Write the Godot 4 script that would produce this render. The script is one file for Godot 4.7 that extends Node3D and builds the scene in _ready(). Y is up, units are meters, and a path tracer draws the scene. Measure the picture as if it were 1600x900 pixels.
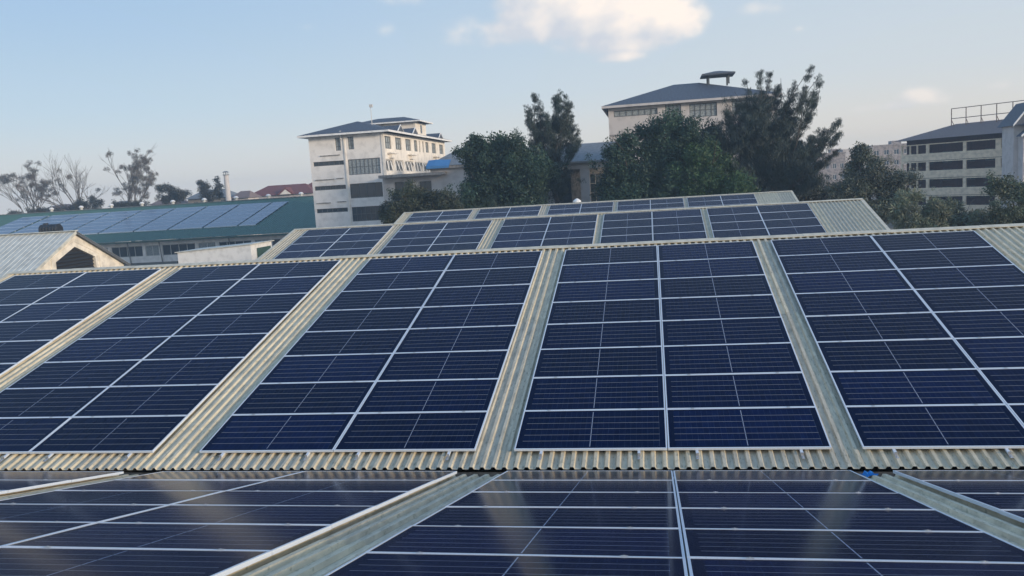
extends Node3D
# World axes: x right along the gutters, y up, z towards the viewer; "d" below is distance forward (d = -z).

const PITCH := 0.2462            # roof pitch in radians
const ROW := 1.154               # panel height plus clamp gap
const COL := 2.3                 # panel width plus gap
const PANEL_W := 2.288
const PANEL_H := 1.146
const RIDGE_S := 10.2            # eave to ridge along the slope
const BAY := 19.78               # valley to valley
const GROUND := -5.0

var used := {}
var rng := RandomNumberGenerator.new()
var M := {}
var noise := FastNoiseLite.new()

# ------------------------------------------------------------------ mesh building
class MB:
	var v := PackedVector3Array()
	var n := PackedVector3Array()
	var uv := PackedVector2Array()
	func tri(a: Vector3, b: Vector3, c: Vector3) -> void:
		var nn := (b - a).cross(c - a).normalized()
		v.append(a); v.append(c); v.append(b)
		for i in 3: n.append(nn)
		uv.append(Vector2(a.x, a.z)); uv.append(Vector2(c.x, c.z)); uv.append(Vector2(b.x, b.z))
	func quad(a: Vector3, b: Vector3, c: Vector3, d: Vector3) -> void:
		tri(a, b, c); tri(a, c, d)
	func uvquad(a: Vector3, b: Vector3, c: Vector3, d: Vector3) -> void:
		var nn := (b - a).cross(c - a).normalized()
		for p in [[a, Vector2(0, 1)], [c, Vector2(1, 0)], [b, Vector2(1, 1)], [a, Vector2(0, 1)], [d, Vector2(0, 0)], [c, Vector2(1, 0)]]:
			v.append(p[0]); n.append(nn); uv.append(p[1])
	func obox(c: Vector3, x: Vector3, y: Vector3, z: Vector3) -> void:
		quad(c - x - y + z, c + x - y + z, c + x + y + z, c - x + y + z)
		quad(c + x - y - z, c - x - y - z, c - x + y - z, c + x + y - z)
		quad(c + x - y + z, c + x - y - z, c + x + y - z, c + x + y + z)
		quad(c - x - y - z, c - x - y + z, c - x + y + z, c - x + y - z)
		quad(c - x + y + z, c + x + y + z, c + x + y - z, c - x + y - z)
		quad(c - x - y - z, c + x - y - z, c + x - y + z, c - x - y + z)
	func box(lo: Vector3, hi: Vector3) -> void:
		var h := (hi - lo) * 0.5
		obox((lo + hi) * 0.5, Vector3(h.x, 0, 0), Vector3(0, h.y, 0), Vector3(0, 0, h.z))
	func tube(a: Vector3, b: Vector3, r0: float, r1: float, k := 6, caps := false) -> void:
		var t := (b - a).normalized()
		var s := t.cross(Vector3(0.3, 0.1, 0.95) if absf(t.z) < 0.8 else Vector3(0.95, 0.2, 0.1)).normalized()
		var w := t.cross(s)
		for i in k:
			var q0 := TAU * i / k
			var q1 := TAU * (i + 1) / k
			var e0 := s * cos(q0) + w * sin(q0)
			var e1 := s * cos(q1) + w * sin(q1)
			quad(a + e0 * r0, a + e1 * r0, b + e1 * r1, b + e0 * r1)
			if caps:
				tri(b, b + e0 * r1, b + e1 * r1); tri(a, a + e1 * r0, a + e0 * r0)
	func prism(poly: PackedVector3Array, by: Vector3) -> void:  # convex outline, extruded
		var m := poly.size()
		for i in range(1, m - 1):
			tri(poly[0], poly[i], poly[i + 1]); tri(poly[0] + by, poly[i + 1] + by, poly[i] + by)
		for i in m:
			var j := (i + 1) % m
			quad(poly[j], poly[i], poly[i] + by, poly[j] + by)
	func mesh() -> ArrayMesh:
		var a := []
		a.resize(Mesh.ARRAY_MAX)
		a[Mesh.ARRAY_VERTEX] = v; a[Mesh.ARRAY_NORMAL] = n; a[Mesh.ARRAY_TEX_UV] = uv
		var m := ArrayMesh.new()
		m.add_surface_from_arrays(Mesh.PRIMITIVE_TRIANGLES, a)
		return m

func P(x: float, y: float, d: float) -> Vector3:
	return Vector3(x, y, -d)

func numbered(called: String) -> String:
	var k: int = used.get(called, 0)
	used[called] = k + 1
	return called if k == 0 else "%s_%03d" % [called, k]

func thing(called: String, label: String, category: String, at := Vector3.ZERO, group := "") -> Node3D:
	var o := Node3D.new()
	o.name = numbered(called)
	add_child(o)
	o.position = at
	o.set_meta("label", label); o.set_meta("category", category)
	if group: o.set_meta("group", group)
	return o

# meshes are written in world coordinates (or the thing's own when local) and hung under the thing
func part(called: String, b, m: Material, parent: Node3D, world := true) -> MeshInstance3D:
	var o := MeshInstance3D.new()
	o.name = called
	o.mesh = b.mesh() if b is MB else b
	o.material_override = m
	parent.add_child(o, true)
	if world:
		var off := Vector3.ZERO
		var q: Node = parent
		while q is Node3D and q != self:
			off += q.position
			q = q.get_parent()
		o.position = -off
	return o

func sub(called: String, b, m: Material, parent: Node3D) -> MeshInstance3D:   # same space as its parent part
	return part(called, b, m, parent, false)

func structure(called: String, b: MB, m: Material) -> MeshInstance3D:
	var o := part(called, b, m, self, false)
	o.set_meta("kind", "structure")
	return o

# ------------------------------------------------------------------ textures and materials
func mottle(freq: float, lo: float, hi: float, sd: int, octaves := 5, sx := 1.0, size := 512) -> ImageTexture:
	var f := FastNoiseLite.new()
	f.seed = sd; f.frequency = freq; f.fractal_octaves = octaves
	var im := f.get_seamless_image(size, size)
	im.convert(Image.FORMAT_L8)
	var data := im.get_data()
	for i in data.size():
		data[i] = int(clampf(lerpf(lo, hi, data[i] / 255.0), 0, 1) * 255)
	im = Image.create_from_data(size, size, false, Image.FORMAT_L8, data)
	im.convert(Image.FORMAT_RGB8)
	return ImageTexture.create_from_image(im)

# weathered paint: faint streaks with the fall of the roof, scattered dirt specks and lichen spots
func grime_texture() -> ImageTexture:
	var n := 1024
	var streak := FastNoiseLite.new()
	streak.seed = 31; streak.frequency = 0.02; streak.fractal_octaves = 4
	var spot := FastNoiseLite.new()
	spot.seed = 32; spot.frequency = 0.055; spot.fractal_octaves = 3
	var a := streak.get_seamless_image(n, n).get_data()
	var b := spot.get_seamless_image(n, n).get_data()
	var data := PackedByteArray()
	data.resize(n * n * 3)
	for i in n * n:
		var v := 0.80 + 0.26 * a[i] / 255.0
		var k := clampf((b[i] / 255.0 - 0.66) * 5.0, 0.0, 1.0)
		v *= 1.0 - 0.30 * k
		data[i * 3] = int(clampf(v, 0, 1) * 255)
		data[i * 3 + 1] = int(clampf(v * (1.0 + 0.015 * k), 0, 1) * 255)
		data[i * 3 + 2] = int(clampf(v * (1.0 - 0.03 * k), 0, 1) * 255)
	return ImageTexture.create_from_image(Image.create_from_data(n, n, false, Image.FORMAT_RGB8, data))

func mat(called: String, lin: Color, rough := 0.8, tex: Texture2D = null, scale := 0.3, metal := 0.0) -> StandardMaterial3D:
	var m := StandardMaterial3D.new()
	m.resource_name = called
	m.albedo_color = lin.linear_to_srgb()
	m.roughness = rough
	m.metallic = metal
	if tex:
		m.albedo_texture = tex
		m.uv1_triplanar = true
		m.uv1_world_triplanar = true
		m.uv1_scale = Vector3.ONE * scale
	M[called] = m
	return m

func panel_texture(sd: int, tone: float) -> ImageTexture:
	var w := 1024
	var h := 512
	var im := Image.create(w, h, false, Image.FORMAT_RGB8)
	im.fill(Color8(2, 16, 46))
	var mx := 44
	var my := 17
	var cw := (w - 2 * mx) / 24.0
	var chh := (h - 2 * my) / 6.0
	for r in 6:
		for c in 24:
			var t := rng.randf_range(-2.0, 2.0)
			var shift := -3 if c < 12 else 3
			var x0 := int(mx + c * cw) + shift
			var x1 := int(mx + (c + 1) * cw) + shift
			var y0 := int(my + r * chh)
			var y1 := int(my + (r + 1) * chh)
			im.fill_rect(Rect2i(x0, y0, x1 - x0, y1 - y0), Color8(int((1 + t * 0.2) * tone), int((18 + t) * tone), int((52 + t * 2.0) * tone)))
			for k in 4:   # fine bus wires along the string
				im.fill_rect(Rect2i(x0, y0 + int((k + 0.5) * chh / 4.0), x1 - x0, 1), Color8(9, 19, 64))
			im.fill_rect(Rect2i(x1 - 1, y0, 2, y1 - y0), Color8(58, 68, 94))
	for r in range(1, 6):
		var y := int(my + r * chh)
		im.fill_rect(Rect2i(mx - 6, y - 1, w - 2 * mx + 12, 3), Color8(136, 138, 142))
		im.fill_rect(Rect2i(mx - 6, y, w - 2 * mx + 12, 1), Color8(190, 184, 174))
	for r in 6:
		im.fill_rect(Rect2i(w / 2 - 2, int(my + r * chh) + 4, 4, int(chh) - 8), Color8(196, 202, 214))
	im.fill_rect(Rect2i(w / 2 - 1, my, 2, h - 2 * my), Color8(120, 128, 146))
	# a film of dust: patches and dried water runs on the glass
	var f := FastNoiseLite.new()
	f.seed = 60 + sd; f.frequency = 0.012; f.fractal_octaves = 5
	var q := FastNoiseLite.new()
	q.seed = 80 + sd; q.frequency = 0.05; q.fractal_octaves = 2
	var data := im.get_data()
	for y in h:
		for x in w:
			var k := maxf(0.0, f.get_noise_2d(x, y * 0.6) + 0.05) * 9.0 + maxf(0.0, q.get_noise_2d(x * 1.4, y * 0.12) - 0.15) * 16.0
			var i := (y * w + x) * 3
			data[i] = mini(255, int(data[i] + k * 0.95)); data[i + 1] = mini(255, int(data[i + 1] + k * 0.9)); data[i + 2] = mini(255, int(data[i + 2] + k * 0.75))
	im = Image.create_from_data(w, h, false, Image.FORMAT_RGB8, data)
	return ImageTexture.create_from_image(im)

func materials() -> void:
	var soft := mottle(0.012, 0.80, 1.12, 3)
	var rough := mottle(0.02, 0.72, 1.16, 7, 6)
	var fine := mottle(0.09, 0.84, 1.08, 11, 4)
	var weather := mottle(0.016, 0.90, 1.08, 17, 6)
	var grime := grime_texture()
	M.soft = soft; M.rough = rough; M.fine = fine
	# roof sheets: four tones of the same weathered cream paint, streaked along the slope
	var tones := [Color(0.70, 0.61, 0.44), Color(0.66, 0.575, 0.42), Color(0.73, 0.64, 0.465), Color(0.62, 0.55, 0.42)]
	for i in 4:
		var m := mat("sheet%d" % i, tones[i], 0.62, grime, 0.35)
		m.uv1_scale = Vector3(0.42, 0.25, 0.1)
		m.uv1_offset = Vector3(i * 0.31, i * 0.17, i * 0.23)
	mat("cap", Color(0.66, 0.60, 0.47), 0.6, soft, 0.4)
	mat("gutter", Color(0.12, 0.135, 0.15), 0.7, rough, 0.6)
	mat("factory_wall", Color(0.42, 0.40, 0.36), 0.9, soft, 0.2)
	mat("alu", Color(0.70, 0.76, 0.84), 0.4, fine, 2.0)
	mat("steel", Color(0.55, 0.56, 0.58), 0.45, fine, 2.0, 0.6)
	mat("backsheet", Color(0.05, 0.055, 0.07), 0.8)
	for i in 4:
		var g := StandardMaterial3D.new()
		g.resource_name = "cells%d" % i
		g.albedo_texture = panel_texture(i, [1.0, 0.88, 1.12, 0.96][i])
		g.roughness = [0.09, 0.12, 0.15, 0.11][i]
		g.metallic_specular = 0.13
		M["cells%d" % i] = g
	mat("blue_cloth", Color(0.02, 0.22, 0.62), 0.9, fine, 3.0)
	mat("green_roof", Color(0.055, 0.135, 0.105), 0.6, soft, 0.12)
	mat("green_fascia", Color(0.045, 0.10, 0.085), 0.6, soft, 0.12)
	mat("far_panel", Color(0.055, 0.095, 0.18), 0.16, fine, 1.0)
	M.far_panel.metallic_specular = 0.65
	mat("plaster", Color(0.82, 0.79, 0.76), 0.9, weather, 0.09)
	mat("plaster_warm", Color(0.82, 0.77, 0.70), 0.9, weather, 0.09)
	mat("plaster_cream", Color(0.84, 0.78, 0.67), 0.9, soft, 0.15)
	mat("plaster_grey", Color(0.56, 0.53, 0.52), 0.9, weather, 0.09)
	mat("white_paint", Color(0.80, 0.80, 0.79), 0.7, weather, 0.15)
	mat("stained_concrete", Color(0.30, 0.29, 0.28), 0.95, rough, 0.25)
	mat("roof_slate", Color(0.085, 0.10, 0.13), 0.7, rough, 0.3)
	mat("roof_grey", Color(0.20, 0.215, 0.23), 0.65, soft, 0.25)
	mat("roof_pale", Color(0.60, 0.60, 0.54), 0.55, soft, 0.2)
	mat("roof_red", Color(0.21, 0.075, 0.065), 0.8, rough, 0.4)
	mat("roof_brown", Color(0.23, 0.17, 0.155), 0.8, rough, 0.4)
	mat("tarp", Color(0.06, 0.21, 0.45), 0.6, fine, 0.6)
	mat("glass_dark", Color(0.035, 0.05, 0.065), 0.12)
	mat("glass_pale", Color(0.30, 0.34, 0.36), 0.18, rough, 0.4)
	mat("shade_dark", Color(0.02, 0.02, 0.024), 0.9)
	mat("frame_dark", Color(0.10, 0.11, 0.12), 0.6)
	mat("louvre_slat", Color(0.018, 0.022, 0.03), 0.7)
	mat("frame_pale", Color(0.55, 0.54, 0.52), 0.7)
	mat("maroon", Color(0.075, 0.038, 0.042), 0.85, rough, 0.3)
	mat("balcony", Color(0.84, 0.71, 0.53), 0.9, soft, 0.2)
	mat("brick_far", Color(0.36, 0.315, 0.30), 0.9, rough, 0.1)
	mat("black_plastic", Color(0.018, 0.02, 0.024), 0.5, fine, 1.0)
	mat("rust_steel", Color(0.14, 0.10, 0.085), 0.7)
	mat("bark", Color(0.085, 0.07, 0.058), 0.95, rough, 0.8)
	mat("bark_pale", Color(0.16, 0.14, 0.125), 0.95, rough, 0.8)
	mat("earth", Color(0.16, 0.125, 0.09), 0.95, rough, 0.07)
	for k in [["leaf_dark", Color(1, 1, 1), 0.65], ["leaf_thin", Color(1, 1, 1), 0.6]]:
		var l := mat(k[0], k[1], k[2])
		l.vertex_color_use_as_albedo = true
		l.backlight_enabled = true
		l.backlight = Color(0.22, 0.27, 0.16)

# ------------------------------------------------------------------ sky
func srgb(r: float, g: float, b: float) -> Color:
	return Color(r / 255.0, g / 255.0, b / 255.0)

const SUN_AZ := 116.0
const SUN_EL := 11.0

func sky_panorama() -> ImageTexture:
	var small := Image.create(512, 512, false, Image.FORMAT_RGBF)
	for y in 512:
		var el := 90.0 - (y + 0.5) * 180.0 / 512.0
		var e := maxf(el, 0.0)
		for x in 512:
			var az := (x + 0.5) / 512.0 * 360.0
			var dd := absf(wrapf(az - SUN_AZ, -180.0, 180.0))
			var w := clampf((159.0 - dd) / 64.0, 0.0, 1.0)
			w = w * w * (3.0 - 2.0 * w)
			var glow := exp(-pow(dd / 45.0, 2.0))
			var hor := srgb(216, 212, 206).lerp(srgb(224, 214, 200), w).lerp(srgb(255, 236, 206), glow)
			var mid := srgb(189, 207, 218).lerp(srgb(202, 208, 211), w).lerp(srgb(242, 232, 216), glow)
			var up := srgb(158, 187, 216).lerp(srgb(184, 199, 213), w).lerp(srgb(216, 222, 226), glow * 0.8)
			var high := srgb(106, 152, 206)
			var c := hor.lerp(mid, smoothstep(0.0, 6.5, e)).lerp(up, smoothstep(3.0, 14.0, e)).lerp(high, smoothstep(10.0, 70.0, e))
			small.set_pixel(x, y, c)
	small.resize(4096, 2048, Image.INTERPOLATE_BILINEAR)
	# clouds: soft clumps of vapour (azimuth, elevation, half widths, weight), eaten into by noise
	var banks := [
		[Rect2(-22.5, 5.5, 30.0, 13.0), [[-4.3, 12.0, 5.2, 3.2, 1.6], [-1.0, 10.3, 4.6, 2.3, 1.5], [2.0, 9.8, 2.3, 1.5, 1.0], [-6.4, 11.0, 3.8, 2.2, 1.15], [-1.8, 8.9, 4.6, 1.2, 0.9], [-1.7, 7.9, 1.9, 0.6, 0.8], [-9.8, 10.0, 5.0, 1.4, 0.5], [-5.0, 13.8, 5.0, 2.4, 1.2]], 0.9],
		[Rect2(-20.5, 10.5, 10.0, 4.5), [[-15.4, 12.4, 2.6, 0.7, 0.55], [-13.4, 12.8, 2.2, 0.7, 0.5]], 0.5],
		[Rect2(-18.8, 9.3, 3.4, 2.5), [[-17.2, 10.5, 0.9, 0.7, 0.42]], 0.4],
		[Rect2(-24.2, 9.8, 4.0, 2.3), [[-22.2, 10.9, 0.9, 0.45, 0.45]], 0.5],
		[Rect2(4.0, 7.5, 9.0, 5.0), [[7.6, 10.0, 2.0, 0.75, 0.5], [8.6, 10.6, 1.2, 0.5, 0.45], [9.6, 8.5, 0.6, 0.3, 0.35]], 0.5],
		[Rect2(10.5, 1.8, 11.0, 4.0), [[16.4, 3.8, 1.6, 0.8, 0.6], [14.6, 3.3, 2.2, 0.42, 0.5], [17.4, 3.4, 1.6, 0.5, 0.45], [20.5, 4.0, 1.2, 0.5, 0.35]], 0.55]]
	for i in 16:   # the same kind of small fair-weather clouds all round, outside the frame too
		var az := 40.0 + i * 17.5 + rng.randf_range(-6, 6)
		var el := rng.randf_range(6, 26)
		var w := rng.randf_range(2.0, 6.0)
		az = wrapf(az, -180.0, 180.0)
		banks.append([Rect2(az - w * 2, el - 3.5, w * 4, 7.0), [[az, el, w, 1.3, 1.0], [az + w * 0.6, el - 0.4, w * 0.8, 0.9, 0.9], [az - w * 0.7, el - 0.3, w * 0.8, 0.7, 0.7]], 0.7])
	var f := FastNoiseLite.new()
	f.seed = 21; f.frequency = 0.30; f.fractal_octaves = 5; f.fractal_gain = 0.5
	for b in banks:
		var r: Rect2 = b[0]
		for py in range(int((90.0 - r.end.y) / 180.0 * 2048), int((90.0 - r.position.y) / 180.0 * 2048)):
			var el := 90.0 - (py + 0.5) * 180.0 / 2048.0
			for px in range(int(floor(r.position.x / 360.0 * 4096)), int(floor(r.end.x / 360.0 * 4096))):
				var az := (px + 0.5) / 4096.0 * 360.0
				var col := posmod(px, 4096)
				var dn := vapour(b[1], az, el, f)
				if dn <= 0.01: continue
				var toward := vapour(b[1], az + 1.1, el + 0.55, f)
				var a := smoothstep(0.0, 0.62, dn) * float(b[2])
				var lit := clampf(0.30 + dn * 0.28 + (dn - toward) * 0.9, 0.0, 1.0)
				var c := srgb(200, 204, 212).lerp(srgb(252, 238, 226), lit)
				small.set_pixel(col, py, small.get_pixel(col, py).lerp(c, a))
	small.convert(Image.FORMAT_RGB8)
	return ImageTexture.create_from_image(small)

func vapour(blobs: Array, az: float, el: float, f: FastNoiseLite) -> float:
	var s := 0.0
	for q in blobs:
		var u: float = (az - q[0]) / q[2]
		var w: float = (el - q[1]) / (q[3] * (1.0 if el > q[1] else 0.85))
		var k := 1.0 - (u * u + w * w) * 0.55
		if k > 0.0: s = maxf(s, k * k * float(q[4])) + minf(s, k * k * float(q[4])) * 0.25
	if s <= 0.0: return 0.0
	return s - 0.10 + f.get_noise_2d(az, el * 1.35) * 0.42 * minf(1.0, s * 2.5)

# ------------------------------------------------------------------ roof and panels
func slope_basis(up_away: bool) -> Basis:
	return Basis(Vector3.RIGHT, PITCH if up_away else -PITCH)

func on_slope(valley_d: float, up_away: bool, x: float, h: float, s: float) -> Vector3:
	return Vector3(0, 0, -valley_d) + slope_basis(up_away) * Vector3(x, h, -s if up_away else s)

func sheet_mesh(length: float, ribs: int, sd: int) -> ArrayMesh:
	var b := MB.new()
	var r := RandomNumberGenerator.new()
	r.seed = sd
	var p := 0.1675
	var pts := PackedVector2Array()
	for i in ribs:
		var x := i * p
		var wob := r.randf_range(-0.0015, 0.0015)
		pts.append(Vector2(x, wob)); pts.append(Vector2(x + 0.0835, wob))
		pts.append(Vector2(x + 0.1025, 0.038 + wob)); pts.append(Vector2(x + 0.1485, 0.038 + wob))
	pts.append(Vector2(ribs * p + 0.001, 0.0))
	for i in pts.size() - 1:
		var a := pts[i]
		var c := pts[i + 1]
		b.quad(Vector3(a.x, a.y, 0), Vector3(c.x, c.y, 0), Vector3(c.x, c.y, -length), Vector3(a.x, a.y, -length))
	return b.mesh()

const X0 := -18.6
const SHEETS := 28
const SHEET_W := 1.005
const PAN := -0.102     # sheet pan below the panel face

func roof_bay(label: String, ridge_d: float, split: bool, front_wall: bool, back_wall: bool) -> void:
	var half := BAY * 0.5
	var t := thing("factory_building", label, "building", P(0, GROUND, ridge_d), "factory bays under the long roofs")
	for up in [true, false]:
		var foot := 0.1 if up else 0.30
		var lens := [[foot, 5.6, 0.0], [5.45, RIDGE_S - 0.04, 0.004]] if split else [[foot, RIDGE_S - 0.04, 0.0]]
		var vd: float = ridge_d - half if up else ridge_d + half
		for L in lens:
			var variants := []
			for k in 3: variants.append(sheet_mesh(L[1] - L[0], 6, k + 1))
			for i in SHEETS:
				var o := part("roof_sheet", variants[rng.randi() % 3], M["sheet%d" % (rng.randi() % 4)], t, false)
				var s: float = L[0] if up else L[1]
				var lift: float = PAN + L[2] + (0.0012 if i % 2 else 0.0) + rng.randf_range(0, 0.0008)
				o.transform = Transform3D(slope_basis(up), on_slope(vd, up, X0 + i * SHEET_W, lift, s) - t.position)
	# ridge cap with turned-down lips
	var b := MB.new()
	var cross := []
	var capx0 := X0 - 0.05
	var capx1 := X0 + SHEETS * SHEET_W + 0.05
	for e in [[true, RIDGE_S - 0.19, PAN + 0.046], [true, RIDGE_S - 0.19, PAN + 0.060], [true, RIDGE_S - 0.03, PAN + 0.068], [false, RIDGE_S - 0.03, PAN + 0.068], [false, RIDGE_S - 0.19, PAN + 0.060], [false, RIDGE_S - 0.19, PAN + 0.046]]:
		var q := on_slope(ridge_d - half if e[0] else ridge_d + half, e[0], 0, e[2], e[1])
		cross.append(q)
	for i in cross.size() - 1:
		var a: Vector3 = cross[i]
		var c: Vector3 = cross[i + 1]
		var seg := 14
		for k in seg:
			var xa := lerpf(capx0, capx1, float(k) / seg)
			var xb := lerpf(capx0, capx1, float(k + 1) / seg)
			var up := Vector3(0, 0.004 if k % 2 else 0.0, 0)
			b.quad(Vector3(xa, a.y, a.z) + up, Vector3(xb, a.y, a.z) + up, Vector3(xb, c.y, c.z) + up, Vector3(xa, c.y, c.z) + up)
	part("ridge_cap", b, M.cap, t)
	# verge flashings on both gable ends, both slopes
	for side in [-1, 1]:
		var ex := X0 - 0.03 if side < 0 else X0 + SHEETS * SHEET_W + 0.03
		for up in [true, false]:
			var vd: float = ridge_d - half if up else ridge_d + half
			b = MB.new()
			var bs := slope_basis(up)
			var mid := on_slope(vd, up, ex - side * 0.03, PAN + 0.02, RIDGE_S * 0.5)
			b.obox(mid, bs.x * 0.075, bs.y * 0.025, bs.z * (RIDGE_S * 0.5 - 0.06))
			b.obox(mid + bs.x * side * 0.066 - bs.y * 0.085, bs.x * 0.008, bs.y * 0.06, bs.z * (RIDGE_S * 0.5 - 0.06))
			part("verge_flashing", b, M.cap, t)
		# gable wall
		b = MB.new()
		var wx := X0 + 0.15 if side < 0 else X0 + SHEETS * SHEET_W - 0.4
		var e := half - 0.15
		b.prism(PackedVector3Array([P(wx, GROUND, ridge_d - e), P(wx, -0.32, ridge_d - e), P(wx, 2.12, ridge_d), P(wx, -0.32, ridge_d + e), P(wx, GROUND, ridge_d + e)]), Vector3(0.25, 0, 0))
		part("gable_wall", b, M.factory_wall, t)
	for w in [[front_wall, ridge_d - half + 0.3], [back_wall, ridge_d + half - 0.3]]:
		if w[0]:
			b = MB.new()
			b.box(P(X0 + 0.45, GROUND, w[1] + 0.12), P(X0 + SHEETS * SHEET_W - 0.45, -0.28, w[1] - 0.12))
			part("eave_wall", b, M.factory_wall, t)

func gutter(label: String, d: float) -> void:
	var t := thing("valley_gutter", label, "gutter", P(-4.5, -0.33, d), "gutters between the roof bays")
	var b := MB.new()
	var xa := X0 - 0.1
	var xb := X0 + SHEETS * SHEET_W + 0.1
	b.box(P(xa, -0.33, d + 0.24), P(xb, -0.31, d - 0.24))
	for s in [-1, 1]:
		b.box(P(xa, -0.31, d + s * 0.23 + 0.01), P(xb, -0.155, d + s * 0.23 - 0.01))
	part("trough", b, M.gutter, t)

var frame_mesh: ArrayMesh
var face_mesh: ArrayMesh
var back_mesh: ArrayMesh
var rail_mesh := {}
var clamp_mesh: ArrayMesh
var foot_mesh: ArrayMesh

func make_panel_meshes() -> void:
	var w := PANEL_W * 0.5
	var h := PANEL_H * 0.5
	var f := 0.02
	var b := MB.new()
	b.box(Vector3(-w, -0.035, h - f), Vector3(w, 0, h)); b.box(Vector3(-w, -0.035, -h), Vector3(w, 0, -h + f))
	b.box(Vector3(-w, -0.035, -h + f), Vector3(-w + f, 0, h - f)); b.box(Vector3(w - f, -0.035, -h + f), Vector3(w, 0, h - f))
	frame_mesh = b.mesh()
	b = MB.new()
	b.uvquad(Vector3(-w + f, -0.003, h - f), Vector3(w - f, -0.003, h - f), Vector3(w - f, -0.003, -h + f), Vector3(-w + f, -0.003, -h + f))
	face_mesh = b.mesh()
	b = MB.new()
	b.box(Vector3(-w + f, -0.012, -h + f), Vector3(w - f, -0.007, h - f))
	back_mesh = b.mesh()
	b = MB.new()   # mid clamp: bolt plate over two frames
	b.box(Vector3(-0.025, 0.001, -0.015), Vector3(0.025, 0.005, 0.015)); b.tube(Vector3(0, 0.005, 0), Vector3(0, 0.010, 0), 0.006, 0.006, 6, true)
	clamp_mesh = b.mesh()
	b = MB.new()   # L foot on the rib
	b.box(Vector3(-0.02, -0.064, -0.03), Vector3(0.02, -0.058, 0.06)); b.box(Vector3(-0.02, -0.058, -0.03), Vector3(0.02, -0.012, -0.024)); b.tube(Vector3(0, -0.058, 0.03), Vector3(0, -0.044, 0.03), 0.009, 0.009, 6, true)
	foot_mesh = b.mesh()

var ordinals := ["", "second", "third", "fourth", "fifth", "sixth", "seventh", "eighth"]

func solar_block(roof: String, which: String, valley_d: float, up_away: bool, xl: float, s0: float, rows: int, first: int, ground_up: bool, with_clamps: bool) -> void:
	var bs := slope_basis(up_away)
	for r in range(first, rows):
		var row: String
		if ground_up:
			row = "bottom row" if r == 0 else ("top row" if r == 7 else ordinals[r] + " row up")
		elif not up_away:
			row = "gutter row" if r == 0 else ordinals[r] + " row from gutter"
		else:
			row = "top row" if r == 7 else ordinals[7 - r] + " row down"
		for c in 2:
			var o := thing("solar_module", "navy solar panel, %s, %s column of %s array, %s" % [row, ["left", "right"][c], which, roof], "solar panel", Vector3.ZERO, "solar panels on the factory roofs")
			var wob := Basis.from_euler(Vector3(rng.randf_range(-0.003, 0.003), 0, rng.randf_range(-0.0022, 0.0022)))
			o.transform = Transform3D(bs * wob, on_slope(valley_d, up_away, xl + (c + 0.5) * COL, rng.randf_range(-0.001, 0.001), s0 + (r + 0.5) * ROW))
			sub("frame", frame_mesh, M.alu, o)
			sub("cell_face", face_mesh, M["cells%d" % (rng.randi() % 4)], o)
			sub("back_sheet", back_mesh, M.backsheet, o)
	for k in 4:
		var x: float = xl + [0.42, 1.88, 2.72, 4.18][k]
		var sa := s0 + first * ROW - (0.10 if first == 0 else 0.0)
		var sb := s0 + rows * ROW - 0.02
		if not up_away: sb = s0 + rows * ROW
		var o := thing("mounting_rail", "aluminium rail under %s array, %s from left, %s" % [which, ["first", "second", "third", "fourth"][k], roof], "rail", Vector3.ZERO, "rails that carry the solar panels")
		o.transform = Transform3D(bs, on_slope(valley_d, up_away, x, 0, (sa + sb) * 0.5))
		var hl := (sb - sa) * 0.5
		var key := snappedf(hl, 0.001)
		if not rail_mesh.has(key):
			var b := MB.new()
			b.box(Vector3(-0.02, -0.062, -hl), Vector3(0.02, -0.036, hl))
			rail_mesh[key] = b.mesh()
		sub("rail", rail_mesh[key], M.alu, o)
		if first == 0:
			var ft := sub("foot", foot_mesh, M.steel, o)
			ft.position = Vector3(0, 0, (hl if up_away else -hl) + 0.032 * (1 if up_away else -1))
			if not up_away: ft.rotation.y = PI
		if with_clamps:
			for r in range(first + 1, rows):
				var cl := sub("clamp", clamp_mesh, M.steel, o)
				var ds := s0 + r * ROW - (sa + sb) * 0.5
				cl.position = Vector3(0, 0, -ds if up_away else ds)

# ------------------------------------------------------------------ buildings
# a wall face with real openings: O lower left corner, U along, N outward
func facade(b: MB, O: Vector3, U: Vector3, N: Vector3, W: float, H: float, holes: Array, depth := 0.22) -> void:
	var xs := [0.0, W]
	var ys := [0.0, H]
	for q in holes:
		for x in [q[0], q[2]]:
			if not x in xs: xs.append(x)
		for y in [q[1], q[3]]:
			if not y in ys: ys.append(y)
	xs.sort(); ys.sort()
	var V := Vector3.UP
	for i in xs.size() - 1:
		for j in ys.size() - 1:
			var mx: float = (xs[i] + xs[i + 1]) * 0.5
			var my: float = (ys[j] + ys[j + 1]) * 0.5
			var hole := false
			for q in holes:
				if mx > q[0] and mx < q[2] and my > q[1] and my < q[3]: hole = true
			if not hole:
				b.quad(O + U * xs[i] + V * ys[j], O + U * xs[i + 1] + V * ys[j], O + U * xs[i + 1] + V * ys[j + 1], O + U * xs[i] + V * ys[j + 1])
	var D := -N * depth
	for q in holes:
		var a : Vector3 = O + U * q[0] + V * q[1]
		var c : Vector3 = O + U * q[2] + V * q[1]
		var e : Vector3 = O + U * q[2] + V * q[3]
		var g : Vector3 = O + U * q[0] + V * q[3]
		b.quad(a, a + D, c + D, c); b.quad(c, c + D, e + D, e); b.quad(e, e + D, g + D, g); b.quad(g, g + D, a + D, a)

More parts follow.
